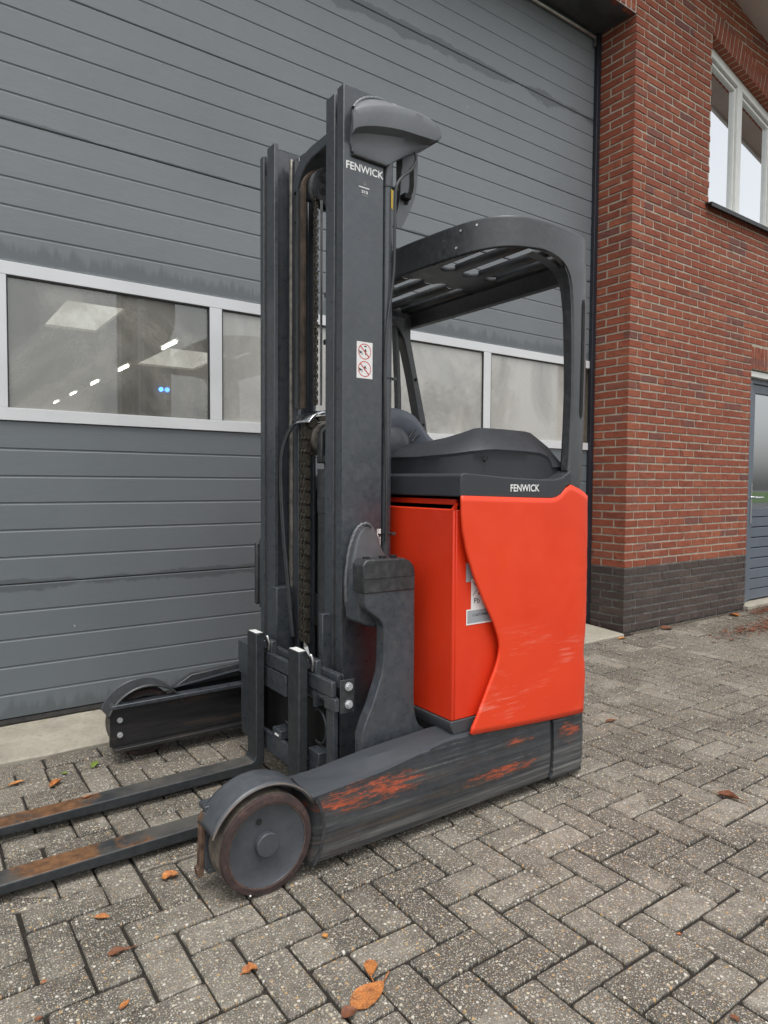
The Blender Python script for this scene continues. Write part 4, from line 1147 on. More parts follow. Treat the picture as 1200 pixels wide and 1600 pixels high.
# walk the guard's outline along the near side, front to rear corner
near = [p_ for p_ in gp if p_.x > 1.75 and p_.y < 1.95][::-1]
NL = [0]
for a, b in zip(near, near[1:]): NL.append(NL[-1] + (b - a).length)
def onpath(s_, ins):
    s_ = max(0, min(NL[-1] - 1e-5, s_))
    for k in range(len(NL) - 1):
        if s_ <= NL[k + 1]:
            t_ = (near[k + 1] - near[k]).normalized(); p_ = near[k] + (near[k + 1] - near[k]) * ((s_ - NL[k]) / (NL[k + 1] - NL[k]))
            return p_ + Vector((-t_.y, t_.x, 0)) * ins
LEAN = [(1.10, .006), (1.15, .012), (1.35, .028), (1.6, .034), (1.8, .026), (1.93, .010), (2.0, 0)]
def pil_pt(s_, z, sL, extra=0.0):
    u = max(0, min(1, (s_ - sL) / (SR - sL))); q_ = onpath(s_, interp(INS, z) + extra); t_ = interp(LEAN, z) * u ** .6
    return Vector((q_.x + t_, q_.y - t_ * .1, z))
def s_of_x(x):
    for k in range(len(near) - 1):
        if near[k].x <= x <= near[k + 1].x: return NL[k] + (x - near[k].x) / max(1e-6, near[k + 1].x - near[k].x) * (NL[k + 1] - NL[k])
    return NL[-1]
SR = s_of_x(2.180) + .095
rows = []
for z in ZP:
    sL = s_of_x(interp(XL, z)); ins = interp(INS, z); r = []
    a0 = onpath(sL + .004, ins + .022); r.append((a0.x, a0.y, z)); a0 = onpath(sL + (.003 if z > 1.986 else 0), ins + .006); r.append((a0.x, a0.y, z))
    for k in range(15):
        u = k / 14; tuck = (.0026 * max(0, 1 - k / 2) if z > 1.986 else 0); r.append(tuple(pil_pt(sL + .004 + (SR - sL - .004) * u, z, sL, tuck)))
    rows.append(r)
g = Geo(); g.grid(rows); pil = g.make('rear_pillar', 'guard_paint', guard, smooth=40)
g = Geo(); rows = [[(interp(XL, z) + .016, 1.70, z), (interp(XL, z) + .030, 1.745, z), (2.17, 1.755, z), (2.185, 1.73, z)] for z in ZP if z < 1.99]
g.grid(rows); g.make('pillar_inside', 'guard_black', guard, smooth=30)
# dark strip on the surface imitates the shaded slot down the pillar's rear corner
g = Geo(); sl = []
SS = s_of_x(2.118)
for z in [1.40 + .0225 * i for i in range(21)]:
    w_ = .0095 * min(1, (z - 1.395) / .02, (1.855 - z) / .012 if z < 1.855 else 0); sL = s_of_x(interp(XL, z))
    sl.append([tuple(pil_pt(SS + w_ * t_, z, sL, -.0024)) for t_ in (-1.05, -.35, .35, 1.05)])
g.grid(sl); g.make('pillar_slot', 'dark_void', guard, smooth=60)
g = Geo(); rows = []
for z in ZP[3:12]:
    sL = s_of_x(interp(XL, z)); ins = interp(INS, z); a_, b_ = onpath(sL - .004, ins + .003), onpath(sL - .002, ins + .030); rows.append([(a_.x, a_.y, z), (b_.x, b_.y, z)])
g.grid(rows); g.make('pillar_dark_edge', 'guard_black', guard, solid=.004)  # dark strip along the pillar's front edge
# far pillars
g = Geo(); rows = []
for z, x, y, w_ in ((1.985, 2.06, 2.80, .10), (1.93, 2.095, 2.80, .055), (1.88, 2.115, 2.80, .030), (1.7, 2.155, 2.79, .026), (1.5, 2.20, 2.785, .030), (1.12, 2.27, 2.78, .034)):
    rows.append([(x - w_ * .6, y - .03, z), (x + w_ * .8, y - .03, z), (x + w_ * .8, y + .03, z), (x - w_ * .6, y + .03, z)])
g.grid(rows, close=True); g.make('far_pillar', 'guard_black', guard, bevel=.004)
g = Geo(); g.tube([(2.06, 2.80, 1.94), (2.08, 2.80, 1.6), (2.09, 2.80, 1.15)], .018, 12); g.make('far_tube', 'guard_black', guard, smooth=50)
g = Geo()
for z, x in ((1.68, 2.165), (1.45, 2.214)): g.cyl((x, 2.759, z), (x, 2.753, z), .008, 12)
g.make('pillar_screw', 'dark_void', guard)

# ---- mast rails
ZM = 2.492
def rail(name, pts, z0, z1, mat):
    return Geo().prism(pts, z0, z1, axis='z').make(name, mat, T, bevel=.0025)
MY = lambda y: 2 * 2.300 - y                   # mast centre line at y = 2.300
def channel(y0, y1, x0, x1, tw, tf, mir=False, lip=.012):
    p_ = [(x0, y0), (x1, y0), (x1, y1), (x1 - tf, y1), (x1 - tf, y0 + tw), (x0 + tf, y0 + tw), (x0 + tf, y1), (x0, y1)]
    return [(x, MY(y)) for x, y in p_][::-1] if mir else p_
XM0, XM1 = 1.235, 1.402
outer_n = rail('outer_mast_rail', channel(1.980, 2.022, XM0, XM1, .012, .016), .10, ZM, 'truck_grey')
outer_f = rail('outer_mast_rail', channel(1.968, 2.002, XM0, XM1, .012, .016, True), .10, ZM - .004, 'truck_grey')
mid_n = rail('middle_mast_rail', channel(2.040, 2.098, XM0 + .001, XM1 - .012, .022, .018), .12, ZM - .006, 'truck_grey')
mid_f = rail('middle_mast_rail', channel(2.034, 2.100, XM0, XM1 - .012, .022, .018, True), .12, ZM + .010, 'truck_grey')
for y0, y1, zt in ((2.0225, 2.0395, 2.38), (MY(2.0335), MY(2.0025), 2.40)):
    Geo().box(XM0 + .004, XM0 + .03, y0, y1, .14, zt).make('rail_groove_filler', 'truck_dark', T)  # dark filler in the groove between outer and middle rail
# inner rail pair
inner_f = rail('inner_mast_rail', [(x, MY(y)) for x, y in [(1.318, 2.088), (1.40, 2.088), (1.40, 2.150), (1.388, 2.150), (1.388, 2.104), (1.330, 2.104), (1.330, 2.150), (1.318, 2.150)]][::-1], .16, 2.44, 'channel_inner')
inner_n = rail('inner_mast_rail', [(1.340, 2.100), (1.40, 2.100), (1.40, 2.122), (1.340, 2.122)], .16, 2.44, 'channel_inner')
Geo().box(1.306, 1.3175, MY(2.106), MY(2.088), .3, 2.455).make('greased_strip', 'grease_steel', inner_f, bevel=.002)
Geo().box(1.300, 1.330, MY(2.150), MY(2.1505) + .02, 1.45, 2.432).make('inner_flange', 'truck_dark', inner_f)
# web of the far middle rail seen from inside (a bright rubbed track)
Geo().box(XM0 + .020, 1.317, MY(2.0575), MY(2.0567), .15, ZM + .003).make('rubbed_track', 'channel_inner', mid_f)
# lower stops inside the rails
Geo().box(1.225, 1.30, 2.46, 2.52, .45, .72).make('rail_stop', 'truck_grey', mid_f, bevel=.003)
Geo().box(1.205, 1.26, 2.060, 2.085, .40, .68).make('rail_stop', 'truck_grey', mid_n, bevel=.003)
# top cross member: arch between the inner rails
g = Geo(); arch = [(MY(2.150), 2.30), (MY(2.155), 2.345), (2.425, 2.378), (2.395, 2.404), (2.35, 2.420), (2.30, 2.426), (2.20, 2.426), (2.13, 2.42)]
inner_ = [(2.13, 2.385), (2.20, 2.385), (2.30, 2.380), (2.345, 2.368), (2.385, 2.340), (2.41, 2.305), (2.418, 2.28), (MY(2.150), 2.28)]
g.prism(arch + inner_, 1.290, 1.395, axis='x'); g.make('top_cross_member', 'truck_grey', T, bevel=.004)
g = Geo(); g.box(1.290, 1.30, 2.36, 2.44, 2.18, 2.30); g.make('cross_member_lug', 'truck_dark', T, bevel=.003)
for z0, z1 in ((.55, .68), (.12, .30)): Geo().box(XM1 - .01, XM1 + .02, 2.02, 2.58, z0, z1).make('rear_cross_member', 'truck_dark', T, bevel=.004)
Geo().box(XM1 + .022, XM1 + .03, 2.03, 2.57, .12, 1.12).make('mast_dark_backing', 'truck_dark', T)  # added dark sheet, standing in for the darkness between the rails
# upper sheave with hose belt and chain
PX, PZ = 1.345, 2.262
g = Geo(); g.lathe_y(PX, PZ, [(2.240, .0005), (2.240, .062), (2.236, .066), (2.236, .078), (2.248, .078), (2.252, .066), (2.268, .066), (2.272, .078), (2.284, .078), (2.284, .02)], 40)
shv = g.make('upper_sheave', 'truck_dark', T, smooth=35)
g = Geo(); g.lathe_y(PX, PZ, [(2.230, .0005), (2.230, .016), (2.232, .022), (2.2399, .024)], 24); g.make('sheave_bearing', 'steel', shv, smooth=40)
for a in (30, 90, 150, 210, 270, 330):
    g = Geo(); c0 = (PX + .045 * math.cos(rad(a)), PZ + .045 * math.sin(rad(a))); g.cyl((c0[0], 2.2395, c0[1]), (c0[0], 2.2385, c0[1]), .012, 14); g.make('sheave_hole', 'dark_void', shv)
def ribbon(pts, y0, y1, th, name, mat, par, **kw):
    g = Geo(); rows = []
    for i, (x, z) in enumerate(pts):
        a = pts[max(i - 1, 0)]; b = pts[min(i + 1, len(pts) - 1)]; t_ = Vector((b[0] - a[0], b[1] - a[1])).normalized(); nn_ = Vector((-t_.y, t_.x)) * th
        rows.append([(x, y0, z), (x, y1, z), (x + nn_.x, y1, z + nn_.y), (x + nn_.x, y0, z + nn_.y)])
    g.grid(rows, close=True); return g.make(name, mat, par, smooth=40, **kw)
pth = [(PX - .079, 1.432), (PX - .079, 1.8)] + circle_pts(PX, PZ, .079, 180, 20, 20)
ribbon(pth, 2.296, 2.326, .009, 'hose_belt', 'belt_brown', T)
ribbon([(PX - .083, 1.432), (PX - .083, 2.26)] , 2.331, 2.345, .012, 'hose_belt', 'hose_rubber', T)
# thin upper chain: three-row plate chain
def chain(name, x, y0, y1, z0, z1, pitch, hgt, thick, parent, loop=None, mat='chain_oil'):
    pass
simple('chain_oil', (.085, .075, .060), .42, .45, .5, 50)
def link_mesh(name, w_, pitch, hw, npl, pin):
    g = Geo(); 
    for k in range(npl):
        y = -w_ / 2 + w_ * k / (npl - 1); odd = k % 2
        zc = pitch / 2 if odd else 0; t_ = w_ / (npl * 3.0)
        pr = []
        for i in range(10):
            a = rad(90 - 36 * i + 0)
            s_ = 1 if math.sin(a) > 0 else -1
            pr.append((hw * math.cos(a), zc + (pitch / 2 if s_ > 0 else -pitch / 2) * .98 + hw * .80 * math.sin(a)))
        g.prism(pr, y - t_, y + t_)
    for zc in (-pitch / 2, pitch / 2): g.cyl((0, -w_ / 2 - pin, zc), (0, w_ / 2 + pin, zc), hw * .50, 10, m=1)
    me = bpy.data.meshes.new(name); me.from_pydata(g.v, [], g.f); me.materials.append(M['chain_oil']); me.materials.append(M['steel'])
    for p_, mi in zip(me.polygons, g.m): p_.material_index = mi
    bm = bmesh.new(); bm.from_mesh(me); bmesh.ops.recalc_face_normals(bm, faces=bm.faces); bm.to_mesh(me); bm.free()
    return me
def put_chain(name, me, path, pitch, yc, parent_mat):
    """place links along a polyline of (x, z)"""
    base = Geo().box(path[0][0] - .002, path[0][0] + .002, yc - .004, yc + .004, min(p_[1] for p_ in path), max(p_[1] for p_ in path) - .02).make(name, 'chain_oil', T)
    d = 0; pos = [Vector(p_) for p_ in path]; i = 0; left = 0.0; cur = pos[0]; k = 0
    L = [0]
    for a, b in zip(pos, pos[1:]): L.append(L[-1] + (b - a).length)
    s_ = pitch
    while s_ < L[-1]:
        def P(q_):
            q_ = max(0, min(L[-1] - 1e-6, q_))
            for j in range(len(L) - 1):
                if q_ <= L[j + 1]: return pos[j] + (pos[j + 1] - pos[j]) * ((q_ - L[j]) / (L[j + 1] - L[j]))
        a, b = P(s_ - pitch / 2), P(s_ + pitch / 2); t_ = (b - a); c_ = (a + b) / 2
        o = bpy.data.objects.new('chain_link', me); COL.objects.link(o); o.rotation_euler = (0, math.atan2(t_.x, t_.y), 0)
        place(o, (c_.x, yc, c_.y), base); s_ += pitch * 2
    return base
big = link_mesh('chain_link', .050, .0254, .0115, 5, .003)
CXc, CZc, CR = 1.385, 1.325, .080
path = [(CXc - CR, .50), (CXc - CR, 1.32)] + circle_pts(CXc, CZc, CR, 178, 70, 18)
put_chain('lift_chain', big, path, .0254, 2.375, None)
sml = link_mesh('chain_link', .016, .016, .0065, 3, .002)
put_chain('upper_chain', sml, [(PX - .055, 1.44), (PX - .055, 2.24)], .016, 2.262, None)
ribbon([(PX - .045, 1.44), (PX - .045, 2.2)], 2.228, 2.234, .008, 'chain_guide', 'steel', T)
# lift cylinder with head, sheave fork, chrome chain guard
CYc, CXx = 2.268, 1.385
g = Geo(); g.cyl((CXx, CYc, .14), (CXx, CYc, 1.03), .070, 36); cyl_ = g.make('lift_cylinder', 'truck_dark', T, smooth=40)
g = Geo(); g.cyl((CXx, CYc, 1.031), (CXx, CYc, 1.085), .073, 36); g.cyl((CXx, CYc, 1.086), (CXx, CYc, 1.20), .072, 36); g.make('cylinder_head', 'truck_dark', cyl_, smooth=40)
g = Geo(); g.cyl((CXx, CYc, 1.2005), (CXx, CYc, 1.222), .045, 28); g.make('piston_rod', 'chrome', cyl_, smooth=40)
g = Geo(); zz0 = 1.223
g.prism([(CXx - .055, zz0), (CXx + .055, zz0), (CXx + .055, 1.345), (CXx + .03, 1.378), (CXx - .03, 1.378), (CXx - .055, 1.345)], 2.285, 2.325)
g.prism([(CXx - .055, zz0), (CXx + .055, zz0), (CXx + .055, 1.345), (CXx + .03, 1.378), (CXx - .03, 1.378), (CXx - .055, 1.345)], 2.200, 2.225)
g.box(CXx - .05, CXx + .05, 2.2255, 2.2845, zz0, zz0 + .03); g.make('sheave_fork', 'truck_dark', cyl_, bevel=.006)
g = Geo(); g.cyl((CXx, 2.328, 1.325), (CXx, 2.425, 1.325), .066, 40); g.make('lower_sheave', 'grease_steel', cyl_, smooth=40)
g = Geo(); g.cyl((CXx, 2.186, 1.312), (CXx, 2.199, 1.312), .018, 20); g.cyl((CXx, 2.180, 1.312), (CXx, 2.186, 1.312), .009, 6); g.make('sheave_pin', 'steel', cyl_, smooth=40)
# chrome guard follows the sheave
rows = []
for i, a in enumerate([148, 140, 130, 118, 105, 92, 80, 70]):
    for_ = []
    for y, dr in ((2.325, .098), (2.332, .104), (2.375, .108), (2.44, .104), (2.452, .112)):
        for_.append((CXx + (dr + .003) * math.cos(rad(a)), y, CZc + (dr + .003) * math.sin(rad(a))))
    rows.append(for_)
g = Geo(); g.grid(rows); g.make('chain_guard', 'chrome', T, smooth=60, solid=.003)
# hose pair looping beside the chain
for dy in (0, .013):
    pts = smoothpath([(1.315, 2.405 + dy, 1.415), (1.285, 2.455 + dy, 1.36), (1.265, 2.485 + dy, 1.27), (1.262, 2.49 + dy, 1.15), (1.266, 2.475 + dy, .95), (1.275, 2.455 + dy, .75), (1.285, 2.43 + dy, .52)], 7)
    g = Geo(); g.tube(pts, .0062, 10); g.make('lift_hose', 'hose_rubber', T, smooth=60)
# small hoses seen between the rails
g = Geo(); g.tube(smoothpath([(1.42, 2.20, 1.98), (1.42, 2.26, 1.86), (1.42, 2.335, 1.74), (1.42, 2.34, 1.62), (1.42, 2.34, 1.45)], 8), .013, 12); g.make('rear_hose', 'hose_rubber', T, smooth=60)
g = Geo(); g.tube(smoothpath([(1.41, 2.19, 2.02), (1.42, 2.27, 1.86), (1.44, 2.33, 1.70)], 8), .007, 10); g.make('rear_hose', 'hose_rubber', T, smooth=60)
g = Geo(); g.tube(smoothpath([(1.41, 2.18, 1.94), (1.42, 2.24, 1.80), (1.43, 2.30, 1.66)], 8), .007, 10); g.make('rear_hose', 'hose_rubber', T, smooth=60)
g = Geo(); g.box(1.385, 1.44, 2.29, 2.37, 1.70, 1.72); g.box(1.385, 1.44, 2.20, 2.27, 1.695, 1.705); g.box(1.40, 1.43, 2.165, 2.19, 2.08, 2.12); g.make('hose_clip', 'truck_dark', T, bevel=.003)

# ---- torpedo-shaped bracket welded to the top of the near rail
def A(px, py, y): v = at(px, py, 1, y); return (v.x, y, v.z)
band_t = [(552, 175), (556, 170), (572, 166.5), (600, 165), (622, 167), (645, 173), (665, 182), (680, 191), (688, 201), (690.5, 209)]
band_b = [(552, 207), (557, 200.5), (568, 198), (583, 197.5), (605, 199.5), (628, 204), (648, 210), (664, 215), (680, 219.5), (689.5, 216)]
base_b = [(552, 238.5), (557, 240.5), (570, 245.5), (585, 251.5), (602, 258), (616, 252), (632, 244), (648, 237.5), (668, 230.5), (688, 219)]
back_t = [(552, 172), (557, 162), (568, 155), (580, 153.5), (594, 156), (606, 162), (622, 166.5), (646, 172.5), (668, 183), (689, 205)]
bd = 1.940
def dense(tab, ys_): return smoothpath([A(*p_, y) for p_, y in zip(tab, ys_)], 5)
k9 = [bd] * 10
dT = dense(band_t, k9); dB = dense(band_b, k9); dS = dense(base_b, [1.978] * 5 + [1.98, 1.985, 1.985, 1.975, bd + .01]); dK = dense(back_t, [1.978] * 6 + [1.975, 1.97, 1.965, bd + .01])
def lerp_rows(a, b, t, dy=0.0, dz=0.0): return [p_ + (q_ - p_) * t + Vector((0, dy, dz)) for p_, q_ in zip(a, b)]
rowsH = [[p_ + Vector((0, .07, 0)) for p_ in dK], dK, lerp_rows(dK, dT, .5, 0, .004), lerp_rows(dK, dT, .88, 0, .0015), lerp_rows(dT, dB, .03), lerp_rows(dT, dB, .35, -.0015), lerp_rows(dT, dB, .7, -.0015), lerp_rows(dT, dB, .97),
         lerp_rows(dB, dS, .03, .006), lerp_rows(dB, dS, .14, .019), lerp_rows(dB, dS, .35, .019), lerp_rows(dB, dS, .6, .011), lerp_rows(dB, dS, .85, .003), dS, [p_ + Vector((0, .05, 0)) for p_ in dS]]
nc_ = len(dK); g = Geo(); g.grid(rowsH, close=False)
nr_ = len(rowsH); g.f.append(tuple(i * nc_ for i in range(nr_))); g.m.append(0); g.f.append(tuple(i * nc_ + nc_ - 1 for i in range(nr_))[::-1]); g.m.append(0)
for c_ in range(nc_ - 1): g.f.append((c_, c_ + 1, (nr_ - 1) * nc_ + c_ + 1, (nr_ - 1) * nc_ + c_)); g.m.append(0)
hood = g.make('mast_head_bracket', 'truck_grey_light', T, smooth=34)
# weld bead along its upper and rear edge
wp = smoothpath([A(553, 168, 1.975), A(558, 161, 1.975), A(568, 155, 1.976), A(580, 153.5, 1.976), A(594, 156, 1.976), A(604, 162, 1.974), A(620, 167, 1.95)], 6)
g = Geo(); g.tube([p_ + Vector((0, 0, .0012 * math.sin(i * 2.1))) for i, p_ in enumerate(wp)], .0075, 8); g.make('weld_bead', 'truck_grey_light', T, smooth=60)
g = Geo(); g.tube([A(551, 172, 1.976), A(550.5, 205, 1.976), A(550.5, 237, 1.976)], .0045, 8); g.make('weld_bead', 'truck_grey', T, smooth=60)
g = Geo(); g.tube([A(551, 240, 1.974), A(603, 259, 1.974)], .007, 8); g.make('bracket_gasket', 'truck_dark', T, smooth=60)

# ---- pipe, hose and plate behind the near rail
PXc, PYc = 1.437, 2.010
g = Geo(); g.cyl((PXc, PYc, .86), (PXc, PYc, 2.32), .0225, 24); pipe = g.make('hydraulic_pipe', 'truck_grey', T, smooth=40)
g = Geo(); g.tube(smoothpath([A(648, 232, 1.99), A(650, 250, 1.985), A(643, 265, 1.98), A(628, 277, 1.975), A(620, 290, 1.972), A(617.5, 310, 1.972), A(616.5, 380, 1.972), A(615, 430, 1.972), A(606, 500, 1.975), A(602, 560, 1.975), A(602, 640, 1.975), A(604, 760, 1.975), A(603, 845, 1.98)], 8), .0055, 10)
g.make('cable', 'hose_rubber', T, smooth=60)
for z in (1.528, .965, 2.205):
    g = Geo(); g.cyl((PXc, PYc, z - .0035), (PXc, PYc, z + .0035), .0245, 20); g.box(PXc + .018, PXc + .034, PYc - .025, PYc - .015, z - .008, z + .002); g.make('cable_tie', 'black_plastic', pipe, bevel=.001)
v = at(612, 288, 1, 1.985); g = Geo(); g.grid([[(PXc + .0235 * math.cos(rad(a)), PYc + .0235 * math.sin(rad(a)), z) for a in (-82, -70, -58, -46)] for z in (2.128, 2.195)]); g.make('yellow_label', 'print_yellow', pipe, smooth=60)
pl_ = [(629, 240), (653, 240), (653.5, 262), (652, 285), (650, 305), (641, 330), (630, 352), (624, 357.5), (619.5, 356), (619, 335), (624, 305), (627, 280), (627, 262)]
pp = [A(*p_, 2.06) for p_ in pl_]
g = Geo(); g.prism([(x, z) for x, y, z in pp], 2.060, 2.068); plate = g.make('hose_plate', 'truck_grey_light', T, bevel=.0015)
sl = [(640.5, 262), (647, 262), (647, 290), (645.5, 300), (637, 320), (631, 319.5), (639, 298), (640.5, 288)]
g = Geo(); g.prism([(p_[0], p_[2]) for p_ in [A(*q_, 2.058) for q_ in sl]], 2.0585, 2.0595); g.make('plate_slot', 'dark_void', plate)
g = Geo(); g.prism([(p_[0], p_[2]) for p_ in [A(*q_, 2.058) for q_ in [(619.5, 240), (629, 240), (629, 260), (626, 275), (626, 300), (622, 325), (619.5, 335)]]], 2.0585, 2.0595); g.box(1.535, 1.565, 2.03, 2.058, 2.205, 2.222); g.make('plate_clip', 'dark_void', plate)

# ---- pictograms and print on the near rail
YS = 1.9792
text('mast_lettering', 'FENWICK', 1.2455, YS, 2.2145, .0265, .1555, 'white_print', outer_n, bold=.022)
text('serial_print', '213', 1.3085, YS, 2.1475, .010, .026, 'white_print', outer_n, bold=.03)
g = Geo(); g.box(1.298, 1.341, YS, YS + .0003, 2.165, 2.1685); g.make('print_line', 'white_print', outer_n)
g = Geo(); g.box(1.309, 1.336, YS, YS + .0003, 2.140, 2.1415); g.make('print_line', 'grease_steel', outer_n)
g = Geo(); g.lathe_y(1.321, 2.181, [(YS + .0002, .0038), (YS, .0052)], 20); g.make('print_ring', 'grease_steel', outer_n)
st_ = Geo().box(1.292, 1.3585, YS - .0002, YS + .0004, 1.513, 1.6395).make('warning_sticker', 'sticker_white', outer_n)
for zc in (1.6065, 1.546):
    xc = 1.325
    g = Geo(); g.lathe_y(xc, zc, [(YS - .0006, .0245), (YS - .0006, .0272)], 48); g.make('prohibition_ring', 'print_red', st_)
    d = .0185; g = Geo(); g.add([(xc - d - .0012, YS - .0008, zc + d - .0012), (xc - d + .0012, YS - .0008, zc + d + .0012), (xc + d + .0012, YS - .0008, zc - d + .0012), (xc + d - .0012, YS - .0008, zc - d - .0012)], [(0, 1, 2, 3)]); g.make('prohibition_bar', 'print_red', st_)
    g = Geo(); y_ = YS - .0005
    def tri(*p_): g.add([(xc + a, y_, zc + b) for a, b in p_], [tuple(range(len(p_)))])
    tri((-.024, .004), (-.014, -.002), (-.009, -.001), (-.009, -.003), (-.014, -.005), (-.021, -.009))
    g.lathe_y(xc - .0105, zc - .0085, [(y_, .0022), (y_, .0034)], 14)
    up = zc > 1.58
    if up:
        tri((-.002, .016), (.008, .016), (.008, .020), (-.002, .020)); tri((.003, .0095), (.006, .0095), (.0055, .004), (.009, 0), (.008, -.001), (.004, .0), (.005, -.013), (.003, -.013), (.001, -.002), (-.002, .002))
    else:
        tri((.0, .012), (.003, .012), (.0045, .007), (.009, .002), (.008, .001), (.003, .003), (.001, -.004), (-.001, -.004), (-.001, .003), (-.004, .002), (-.001, .007))
    g.make('pictogram', 'print_black', st_)
g = Geo(); g.box(1.382, 1.3995, YS, YS + .0003, .905, .985); idl = g.make('identity_label', 'print_black', outer_n)
g = Geo(); g.box(1.3825, 1.386, YS - .0003, YS, .907, .983); g.box(1.388, 1.399, YS - .0003, YS, .966, .983)
for k in range(9): g.box(1.3885 + .0, 1.3905 + .0015 * (k % 2), YS - .0003, YS, .908 + k * .0062, .9115 + k * .0062)
g.box(1.395, 1.3975, YS - .0003, YS, .908, .955); g.make('label_print', 'white_print', idl)

# ---- reach carriage bracket by the near rail
BO = [(569.5, 884), (572, 878), (577, 875.5), (632, 873), (640, 877), (646, 884), (648, 893), (648, 1000), (647, 1085), (647.5, 1105), (650, 1122), (655, 1133), (663, 1139), (664, 1160), (566, 1192), (565.5, 1150), (573, 1126), (582, 1104), (591, 1075), (597, 1055), (599.5, 1030), (600, 985), (598, 975), (592, 967), (581, 959), (572.5, 952), (569.5, 944)]
bo = [A(*p_, 1.800) for p_ in BO]
g = Geo(); g.prism([(x, z) for x, y, z in bo], 1.800, 1.845); brk = g.make('mast_bracket', 'truck_grey', T, bevel=.004, seg=3)
cap = [(567.0, 884), (572, 876.5), (577, 874.5), (632, 872), (641, 876), (647, 884), (648.6, 893), (648.8, 921), (570, 929), (568.2, 926)]
g = Geo(); g.prism([(p_[0], p_[2]) for p_ in [A(*q_, 1.797) for q_ in cap]], 1.7965, 1.862); g.make('bracket_cap', 'truck_dark', T, bevel=.005, seg=3)
g = Geo(); q1 = A(569, 906, 1.794); q2 = A(648, 899, 1.794); g.tube([q1, q2], .0012, 6); g.make('bracket_seam', 'dark_void', brk)
for x in (1.235, 1.30, 1.345):
    g = Geo(); g.cyl((x, 1.83, .898), (x, 1.83, .905), .012, 16); g.make('cap_screw', 'dark_void', brk)
# cast foot on the rail behind the bracket
AR = [(546, 968), (541.5, 940), (541, 905), (544, 880), (547, 862), (551, 842), (556, 830), (562, 822), (569, 818), (577, 820), (583, 830), (588, 846), (592, 858), (598, 868), (602, 880), (602, 968)]
ar = [A(*p_, 1.955) for p_ in AR]
g = Geo(); g.prism([(x, z) for x, y, z in ar], 1.930, 1.979); g.make('cast_foot', 'truck_grey_light', T, bevel=.010, seg=3)
AR2 = [(545, 968), (549, 900), (556, 884), (574, 876), (598, 872), (602, 880), (602, 930), (597, 975), (580, 978), (562, 975)]
g = Geo(); g.prism([(p_[0], p_[2]) for p_ in [A(*q_, 1.90) for q_ in AR2]], 1.846, 1.929); g.make('cast_boss', 'truck_grey', T, bevel=.012, seg=3)
wb = smoothpath([A(541.5, 940, 1.928), A(540.5, 905, 1.928), A(545, 862, 1.928), A(551, 842, 1.928), A(556, 829, 1.928), A(564, 820.5, 1.928), A(574, 818.5, 1.928), A(580, 823, 1.93)], 7)
g = Geo(); g.tube([p_ + Vector((.0012 * math.sin(i * 1.9), 0, .0012 * math.cos(i * 1.4))) for i, p_ in enumerate(wb)], .0060, 8); g.make('weld_bead', 'truck_grey_light', T, smooth=60)
# matching bracket on the far rail: only its edge shows
g = Geo(); g.box(1.255, 1.40, MY(1.925), MY(1.905), .60, .905); fb = g.make('mast_bracket', 'truck_dark', T, bevel=.01, seg=3)
g = Geo(); g.box(1.245, 1.40, MY(1.905), MY(1.880), .615, .885); g.make('bracket_cap', 'truck_dark', T, bevel=.008, seg=3)

# ---- fork carriage
CXF = 1.150
car = Geo(); car.box(CXF, CXF + .020, 1.905, 2.640, .430, .482); car.box(CXF, CXF + .020, 1.885, 1.955, .385, .4295); 
carr = car.make('fork_carriage', 'truck_grey', T, bevel=.003)
g = Geo(); g.box(CXF - .0, CXF + .018, 2.235, 2.640, .345, .425); g.make('carriage_plate', 'truck_grey', carr, bevel=.003)
g = Geo(); g.box(CXF + .030, CXF + .045, 1.915, 2.62, .455, .500); g.box(CXF + .055, CXF + .062, 1.925, 2.60, .44, .495); g.make('carriage_rail', 'truck_grey', carr, bevel=.002)
g = Geo(); g.box(CXF + .018, CXF + .075, 1.879, 1.8845, .378, .492); g.make('end_plate', 'truck_dark', carr, bevel=.002)
for z in (.468, .408):
    g = Geo(); g.cyl((CXF + .050, 1.8785, z), (CXF + .050, 1.874, z), .0145, 24); g.cyl((CXF + .050, 1.874, z), (CXF + .050, 1.866, z), .0105, 6); g.make('end_bolt', 'bolt_zinc', carr, smooth=30)
g = Geo(); g.cyl((CXF + .03, 1.955, .405), (CXF + .03, 2.05, .405), .014, 20); g.make('shift_rod', 'steel', carr, smooth=40)
g = Geo(); g.cyl((CXF + .03, 2.030, .405), (CXF + .03, 2.22, .405), .024, 24); g.box(CXF, CXF + .05, 2.015, 2.029, .37, .425); g.make('shift_cylinder', 'truck_grey', carr, smooth=40)
for y0, y1 in ((1.902, 1.950), (2.56, 2.60)):
    g = Geo(); g.box(CXF + .006, CXF + .024, y0, y1, .11, .4295 if y0 < 2 else .34); g.make('carriage_upright', 'truck_grey', carr, bevel=.002)
g = Geo(); g.box(CXF - .002, CXF + .016, 1.99, 2.62, .095, .170); g.box(CXF - .003, CXF + .05, 1.985, 2.06, .171, .215); g.box(CXF - .003, CXF + .05, 2.27, 2.34, .171, .205); g.make('lower_bar', 'truck_grey', carr, bevel=.003)
g = Geo(); g.box(CXF - .006, CXF - .0035, 2.005, 2.022, .140, .150); g.box(CXF - .0065, CXF - .0035, 2.285, 2.315, .181, .187); g.make('paint_mark', 'white_print', carr)
for yc, r in ((2.05, .06), (2.28, .06)):
    g = Geo(); g.tube([(CXF + .035 + 0 * i, yc - r * .9 * math.cos(rad(a)) , .285 + r * math.sin(rad(a))) for i, a in enumerate(range(-110, 111, 10))], .005, 8); g.make('carriage_hose', 'hose_rubber', carr, smooth=60)
g = Geo(); g.box(CXF + .06, CXF + .075, 1.99, 2.60, .09, .44); g.make('carriage_back', 'dark_void', carr)
